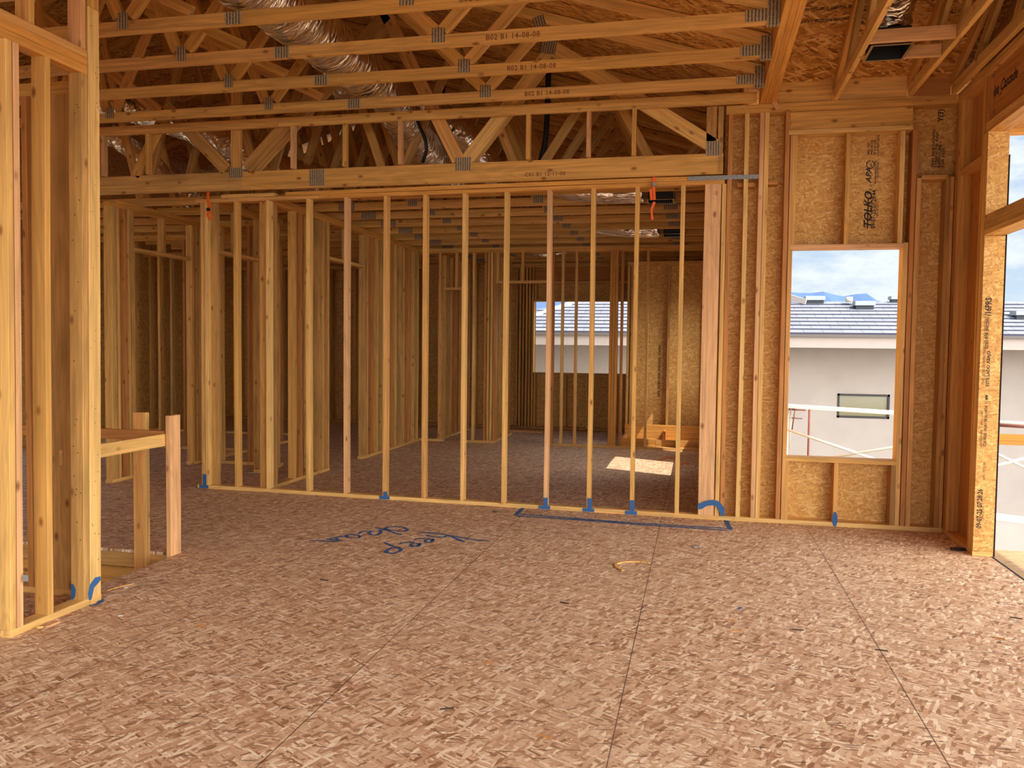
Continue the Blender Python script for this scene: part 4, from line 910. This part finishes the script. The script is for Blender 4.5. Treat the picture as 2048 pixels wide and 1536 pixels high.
mark('blue handwritten word KEEP sprayed upside down on the floor', [
    cr_([(1940, 268), (1830, 262), (1700, 240), (1560, 215), (1400, 190), (1200, 172)]), cr_([(1480, 200), (1560, 225), (1640, 262), (1690, 282)]), cr_([(1285, 205), (1370, 225), (1470, 228), (1530, 205)]),
    cr_([(1370, 245), (1340, 280), (1290, 282), (1280, 258), (1330, 245), (1370, 262)]), cr_([(1340, 240), (1250, 240), (1190, 248), (1160, 262)]),
    cr_([(1230, 290), (1210, 322), (1150, 325), (1135, 300), (1190, 290), (1230, 305)]), cr_([(1180, 285), (1100, 282), (1040, 290), (1010, 305)]),
    cr_([(860, 282), (900, 300), (960, 325)]), cr_([(960, 325), (1030, 345), (1030, 370), (960, 395), (890, 390), (885, 365), (940, 340), (1000, 335)])], 0.030)
bx = mark('long blue sprayed box outline on the floor along the foot of the long stud wall', [
    [(1032, 1032), (1100, 1036), (1200, 1043), (1300, 1051), (1380, 1056), (1455, 1061)], [(1038, 1028), (1150, 1037), (1280, 1047), (1400, 1054), (1458, 1057)], [(1030, 1031), (1040, 1022), (1048, 1014)], [(1462, 1060), (1455, 1048), (1452, 1040)]], 0.042)
for px, py0, py1 in ((1087, 995, 1006), (1175, 996, 1012), (1260, 1000, 1016), (406, 948, 975), (767, 983, 992)):
    xx = XAT(px + 1, YA(XAT(px, 7.62))); yy = YA(xx)
    z1_ = PY(px, py0, yy).z
    bm = bmesh.new(); box_bm(bm, (xx - 0.006, yy - 0.0050, 0.036), (xx + 0.036, yy - 0.0032, z1_)); box_bm(bm, (xx - 0.05, yy - 0.0050, 0.004), (xx + 0.06, yy - 0.0032, 0.036))
    o = link_mesh('stud_mark', bm, M['paint'], A)
ar = [(XAT(1397, 7.59, .2), PY(1397, 1017, 7.59).z)] + [(PY(px, py, 7.59).x, PY(px, py, 7.59).z) for px, py in ((1400, 1013), (1412, 1007), (1425, 1005), (1436, 1008), (1443, 1018), (1446, 1032))]
ribbon('post_mark', [Vector((x, 7.590, z)) for x, z in ar], 0.05, (0, -1, 0), 'paint', A, lift=0.0)
ribbon('post_mark', [Vector((PY(px, py, 7.588).x, 7.588, PY(px, py, 7.588).z)) for px, py in ((1424, 1004), (1436, 1003))], 0.04, (0, -1, 0), 'paint', A, lift=0.0)
# marks at the foot of the near left post
q = [PX(px, py, -3.4585) for px, py in ((201, 1156), (192, 1162), (184, 1172), (181, 1186), (180, 1200))]
ribbon('post_mark', q, 0.045, (1, 0, 0), 'paint', Lw, lift=0.001)
q = [Vector((PY(px, py, 4.072).x, 4.0735, PY(px, py, 4.072).z)) for px, py in ((144, 1168), (147, 1180), (146, 1192), (142, 1200))]
ribbon('post_mark', q, 0.03, (0, -1, 0), 'paint', Lw, lift=0.001)
mark('blue overspray on the floor at the foot of the near left post', [[(178, 1212), (190, 1210), (208, 1202)], [(196, 1206), (206, 1198)]], 0.03)
mark('blue overspray on the floor at the left end of the long stud wall', [[(392, 975), (405, 976), (420, 975)]], 0.05)

# litter
def strip_wood(label, pts, w, t, mat='wood_pale'):
    r = ribbon('wood_scrap', [fpt(*p) for p in pts], w, (0, 0, 1), mat, None, 0.001, 3, False); thick(r, t); r.modifiers[0].offset = 1; return tag(r, label, 'wood scrap')
strip_wood('curved strip of wood lying on the floor between the two middle sheet joints', [(1246, 1142), (1233, 1135), (1232, 1129), (1243, 1125), (1262, 1124), (1280, 1124), (1299, 1127)], 0.022, 0.008)
strip_wood('thin pale sliver of wood on the floor right of the near left wall', [(213, 1182), (235, 1175), (266, 1168)], 0.012, 0.004)
strip_wood('short pale wood offcut beside the near left bottom plate', [(92, 1255), (117, 1245)], 0.025, 0.008, 'wood_pink')
def chip(label, px, py, sx, sy_, h, mat, rot=0.4, cat='debris'):
    p = fpt(px, py); bm = bmesh.new(); bmesh.ops.create_icosphere(bm, subdivisions=1, radius=1.0)
    rr = random.Random(int(px)); 
    for v in bm.verts: v.co = Vector((v.co.x * sx * rr.uniform(.7, 1.2), v.co.y * sy_ * rr.uniform(.7, 1.2), (v.co.z * 0.8 + 0.8) * h))
    o = link_mesh('debris_chip', bm, M[mat], None, Matrix.Translation(p) @ Matrix.Rotation(rot, 4, 'Z')); return tag(o, label, cat)
chip('small white crumb on the floor right of the near left wall', 240, 1233, 0.018, 0.009, 0.006, 'white_paint')
chip('pale crumb beside the near left bottom plate', 80, 1257, 0.02, 0.015, 0.01, 'wood_pale')
chip('small pale chip near the sliver of wood', 251, 1176, 0.016, 0.008, 0.005, 'white_paint')
chip('greenish crumpled scrap on the floor left of the box outline', 993, 1024, 0.05, 0.03, 0.006, 'galv')
chip('greenish crumpled scrap on the floor right of the curved wood strip', 1393, 1095, 0.045, 0.025, 0.008, 'galv')
chip('blue and white scrap on the floor at the right', 1481, 1218, 0.018, 0.012, 0.008, 'paint')
chip('tiny grey scrap lying on the middle sheet joint', 1288, 1216, 0.035, 0.006, 0.004, 'galv', 1.2)
chip('heap of dark leaf litter at the foot of the right-hand opening', 1918, 1100, 0.10, 0.05, 0.012, 'paper', 0.2)
chip('pale chip on the floor just behind the long stud wall', 505, 947, 0.06, 0.02, 0.01, 'white_paint')
for i, (px, py, a) in enumerate(((1450, 1240, -.2), (1585, 1260, .1), (1355, 1088, -.5), (1120, 1205, -.3), (1460, 1262, .1), (2020, 1235, -.3), (965, 1325, .2), (880, 1420, .5), (1075, 1470, -.3), (640, 1160, 0), (395, 1250, -.2), (1750, 1300, -.1), (1985, 1275, -.4))):
    p = fpt(px, py); o = board('wood_splinter', None, p + Vector((0, 0, 0.003)), p + Vector((0.06 * math.cos(a), 0.06 * math.sin(a), 0.003)), 0.006, 0.004, (0, 0, 1), 'bronze' if i % 2 else 'wood_red')
    tag(o, 'small dark splinter lying loose on the floor sheathing', 'wood splinter', 'loose dark splinters scattered on the near floor')
for px0, px1, py, n_ in ((1320, 1350, 918, 1), (1362, 1378, 928, 2)):
    r = ribbon('orange_scrap', [fpt(px0, py + 2), fpt((px0 + px1) / 2, py - 3), fpt(px1, py + 1)], 0.05, (0, 0, 1), 'orange', None, 0.002, 3); thick(r, 0.01)
    tag(r, ('orange strap scrap on the floor beside the sun patch', 'orange strap scrap farther right in shade on the back room floor')[n_ - 1], 'strap')
o = bar('loose_board', None, (XAT(1018, 14.4, 0), 14.38, 0.0), (XAT(1085, 14.4, 0), 14.46, 0.03), 'wood'); tag(o, 'loose board lying on the floor below the far window', 'board')

# ================================================================== outside
NH = empty('neighbour_house', (6, 22, -3.2), 'pale grey stucco house next door with grey tiled roof', 'house')
nz_ = PY(1575, 669, 20.15).z
nw = panel('house_wall', 'XZ', -12, 40, -3.2, nz_ - 0.02, 21.3, 21.55, mat='stucco', parent=NH, holes=((PY(1675, 787, 21.3).x, PY(1780, 787, 21.3).x, PY(1675, 835, 21.3).z, PY(1675, 787, 21.3).z),))
wx0, wx1, wz0, wz1 = PY(1675, 787, 21.3).x, PY(1780, 787, 21.3).x, PY(1675, 835, 21.3).z, PY(1675, 787, 21.3).z
bm = bmesh.new(); f = 0.05
for a, b2 in (((wx0, wz0), (wx1, wz0 + f)), ((wx0, wz1 - f), (wx1, wz1)), ((wx0, wz0), (wx0 + f, wz1)), ((wx1 - f, wz0), (wx1, wz1))): box_bm(bm, (a[0], 21.29, a[1]), (b2[0], 21.36, b2[1]))
wfm = link_mesh('window_frame', bm, M['bronze'], NH)
bm = bmesh.new(); box_bm(bm, (wx0 + f, 21.33, wz0 + f), (wx1 - f, 21.34, wz1 - f)); link_mesh('window_pane', bm, M['glass'], wfm)
bm = bmesh.new(); box_bm(bm, (-12, 20.25, nz_ - 0.30), (40, 21.3, nz_ - 0.26)); box_bm(bm, (-12, 20.2, nz_ - 0.30), (40, 20.25, nz_ - 0.05)); link_mesh('fascia', bm, M['stucco_trim'], NH)
bm = bmesh.new(); box_bm(bm, (-12, 20.13, nz_ - 0.05), (40, 20.25, nz_ + 0.01)); link_mesh('drip_edge', bm, M['gutter'], NH)
# tiled slope: nine overlapping courses
pitch = 0.29; th_ = math.atan(pitch); step = 0.36
xh = PY(1145, 603, 23).x
bm = bmesh.new(); nose = []
for k in range(9):
    y0 = 20.15 + k * step * math.cos(th_); y1 = y0 + step * math.cos(th_) + 0.03
    z0 = nz_ + 0.02 + k * step * math.sin(th_)
    xl = xh - 3.4 * (8.5 - k) / 8.5
    lo_, hi_ = (y0, z0 + 0.03), (y1, z0 + 0.03 + (y1 - y0) * pitch - 0.03)
    q = [bm.verts.new(p) for p in ((xl, lo_[0], lo_[1]), (40, lo_[0], lo_[1]), (40, hi_[0], hi_[1]), (xl + 0.35, hi_[0], hi_[1]), (xl, lo_[0], lo_[1] - 0.045), (40, lo_[0], lo_[1] - 0.045))[:4]]
    bm.faces.new((q[0], q[1], q[2], q[3]))
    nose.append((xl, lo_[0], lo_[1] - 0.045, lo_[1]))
zr_ = nz_ + 9 * step * math.sin(th_); yr = 20.15 + 9 * step * math.cos(th_)
q = [bm.verts.new(p) for p in ((xh, yr, zr_), (40, yr, zr_), (40, yr + 3, zr_ - 1), (xh - 2, yr + 3, zr_ - 1))]; bm.faces.new(q)
bmesh.ops.recalc_face_normals(bm, faces=bm.faces); tr_ = link_mesh('tiled_roof', bm, M['tile'], NH)
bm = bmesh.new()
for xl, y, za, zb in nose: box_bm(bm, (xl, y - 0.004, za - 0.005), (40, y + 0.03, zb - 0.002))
link_mesh('tile_shadow_edges', bm, M['nose'], tr_)  # dark strips stand in for the shade under each course
board('ridge_cap', NH, PY(1560, 588, 23.3), PY(1612, 604, 22.9), 0.14, 0.06, (0, 0, 1), 'stucco_trim')
board('ridge_cap', NH, PY(2003, 627, 22.3), PY(2080, 650, 22.0), 0.12, 0.06, (0, 0, 1), 'stucco_trim')
board('ridge_cap', NH, PY(1068, 632, 21.6), PY(1147, 604, 23), 0.10, 0.06, (0, 0, 1), 'stucco_trim')
for px0, px1, py0, py1, Yv in ((1613, 1648, 592, 607, 22.6), (1712, 1748, 602, 618, 22.2), (1784, 1822, 592, 604, 22.8), (2033, 2062, 622, 637, 22.5)):
    for q_ in range(300):
        Yv = 20.2 + q_ * 0.01
        if PY(px0, py1, Yv).z <= nz_ + 0.05 + 0.29 * (Yv - 20.15): break
    a = PY(px0, py1, Yv); b2 = PY(px1, py0, Yv)
    bm = bmesh.new(); box_bm(bm, (a.x, Yv, a.z - 0.06), (b2.x, Yv + 0.3, a.z + (b2.z - a.z) * 0.55)); vb = link_mesh('roof_vent', bm, M['vent_dark'], NH)
    bm = bmesh.new(); vv = box_bm(bm, (a.x - 0.03, Yv - 0.06, a.z + (b2.z - a.z) * 0.45), (b2.x + 0.03, Yv + 0.36, b2.z))
    link_mesh('hood', bm, M['vent'], vb)
tube('vent_stack', [PY(1698, 604, 22.9), PY(1698, 594, 22.9)], 0.09, 'white_paint', NH, 14)

# scaffold
SF = empty('scaffold', (1.8, 12, -3.2), 'paint-spattered scaffold frame with plank and cross braces outside the window', 'scaffold')
def sp(a, b2, Ya, Yb, r, mat): return tube('brace' , [PY(*a, Ya), PY(*b2, Yb)], r, mat, SF, 8, smooth=True)
zt = PY(1600, 816, 12).z
for i, (xx, yy, mt) in enumerate(((1.22, 12.0, 'white_paint'), (1.55, 12.35, 'red_paint'), (5.2, 12.0, 'white_paint'))):
    tube('leg', [(xx, yy, -3.2), (xx, yy, zt)], 0.016, mt, SF, 10)
board('plank', SF, PY(1560, 811, 12), PY(1990, 838, 12), 0.045, 0.24, (0, 0, 1), 'white_paint')
sp((1572, 818), (1610, 820), 12, 12.3, 0.014, 'red_paint'); sp((1580, 836), (1604, 837), 12, 12.3, 0.008, 'red_paint'); sp((1590, 818), (1584, 860), 12.3, 12.3, 0.008, 'red_paint'); sp((1582, 818), (1579, 900), 12, 12, 0.010, 'white_paint')
sp((1560, 854), (1760, 922), 12, 12, 0.019, 'white_paint'); sp((1640, 918), (1990, 862), 12, 12, 0.019, 'white_paint')
sp((1900, 862), (2070, 945), 12, 12, 0.019, 'white_paint'); sp((1900, 955), (2070, 911), 12, 12, 0.019, 'white_paint')
sp((1960, 846), (2075, 853), 11.9, 11.9, 0.035, 'red_paint'); sp((1960, 842), (2075, 848), 11.7, 11.7, 0.02, 'white_paint')
board('plank', SF, PY(1960, 1029, 12), PY(2100, 1047, 12), 0.06, 0.24, (0, 0, 1), 'white_paint')
o = bar('deck_rail', None, (2.25, 7.10, PY(2020, 890, 7.1).z), (5.2, 7.14, PY(2020, 869, 7.1).z), 'wood_orange'); tag(o, 'orange wood rail along the far edge of the deck outside the right-hand opening', 'rail')
o = bar('patio_beam', None, (2.21, 7.2, PY(2035, 264, 7.2).z), (4.4, 7.32, PY(2035, 264, 7.2).z + 0.18), 'wood_orange'); tag(o, 'wooden beam under the patio roof outside the top of the right-hand opening', 'beam')

# hills
bm = bmesh.new(); YH = 3000.0
prof = [(700, 640), (900, 600), (1000, 590), (1068, 596), (1140, 592), (1300, 560), (1450, 572), (1560, 583), (1580, 584), (1600, 586), (1622, 586), (1646, 583), (1655, 585), (1664, 588), (1676, 591), (1688, 593), (1702, 590), (1715, 588), (1733, 587), (1740, 591), (1750, 600), (1775, 606), (1900, 625), (1960, 622), (1995, 612), (2008, 611), (2022, 613), (2040, 618), (2080, 630), (2200, 640), (2500, 610), (2900, 650)]
top = [PY(x, y, YH) for x, y in prof]
vt = [bm.verts.new(p) for p in top]; vm = [bm.verts.new((p.x, YH - 500, p.z * 0.45)) for p in top]; vb_ = [bm.verts.new((p.x, YH - 1000, -60)) for p in top]; vk = [bm.verts.new((p.x, YH + 900, -60)) for p in top]
for i in range(len(top) - 1):
    for r0, r1 in ((vb_, vm), (vm, vt), (vt, vk)): bm.faces.new((r0[i], r0[i + 1], r1[i + 1], r1[i]))
bmesh.ops.recalc_face_normals(bm, faces=bm.faces)
struct(link_mesh('hills', bm, M['hill']))

for (x, y, s_) in ((0.72, 6.9, 'TOLKO  SIZED FOR SPACING'), (1.14, 6.95, 'THIS SIDE DOWN  APA'), (1.72, 6.9, 'APA  PS 2-18  EXPOSURE 1'), (0.72, 6.78, 'CSA 0325  24/16  THIS SIDE DOWN'), (1.14, 6.83, 'CSA 0325  24/16')):
    text('stamped_lettering', s_, (x, y, ZR(y) - 0.002), 0.045, (1, 0, 0), Vector((0, 1, -0.36)), 'ink', CR, squeeze=0.6)
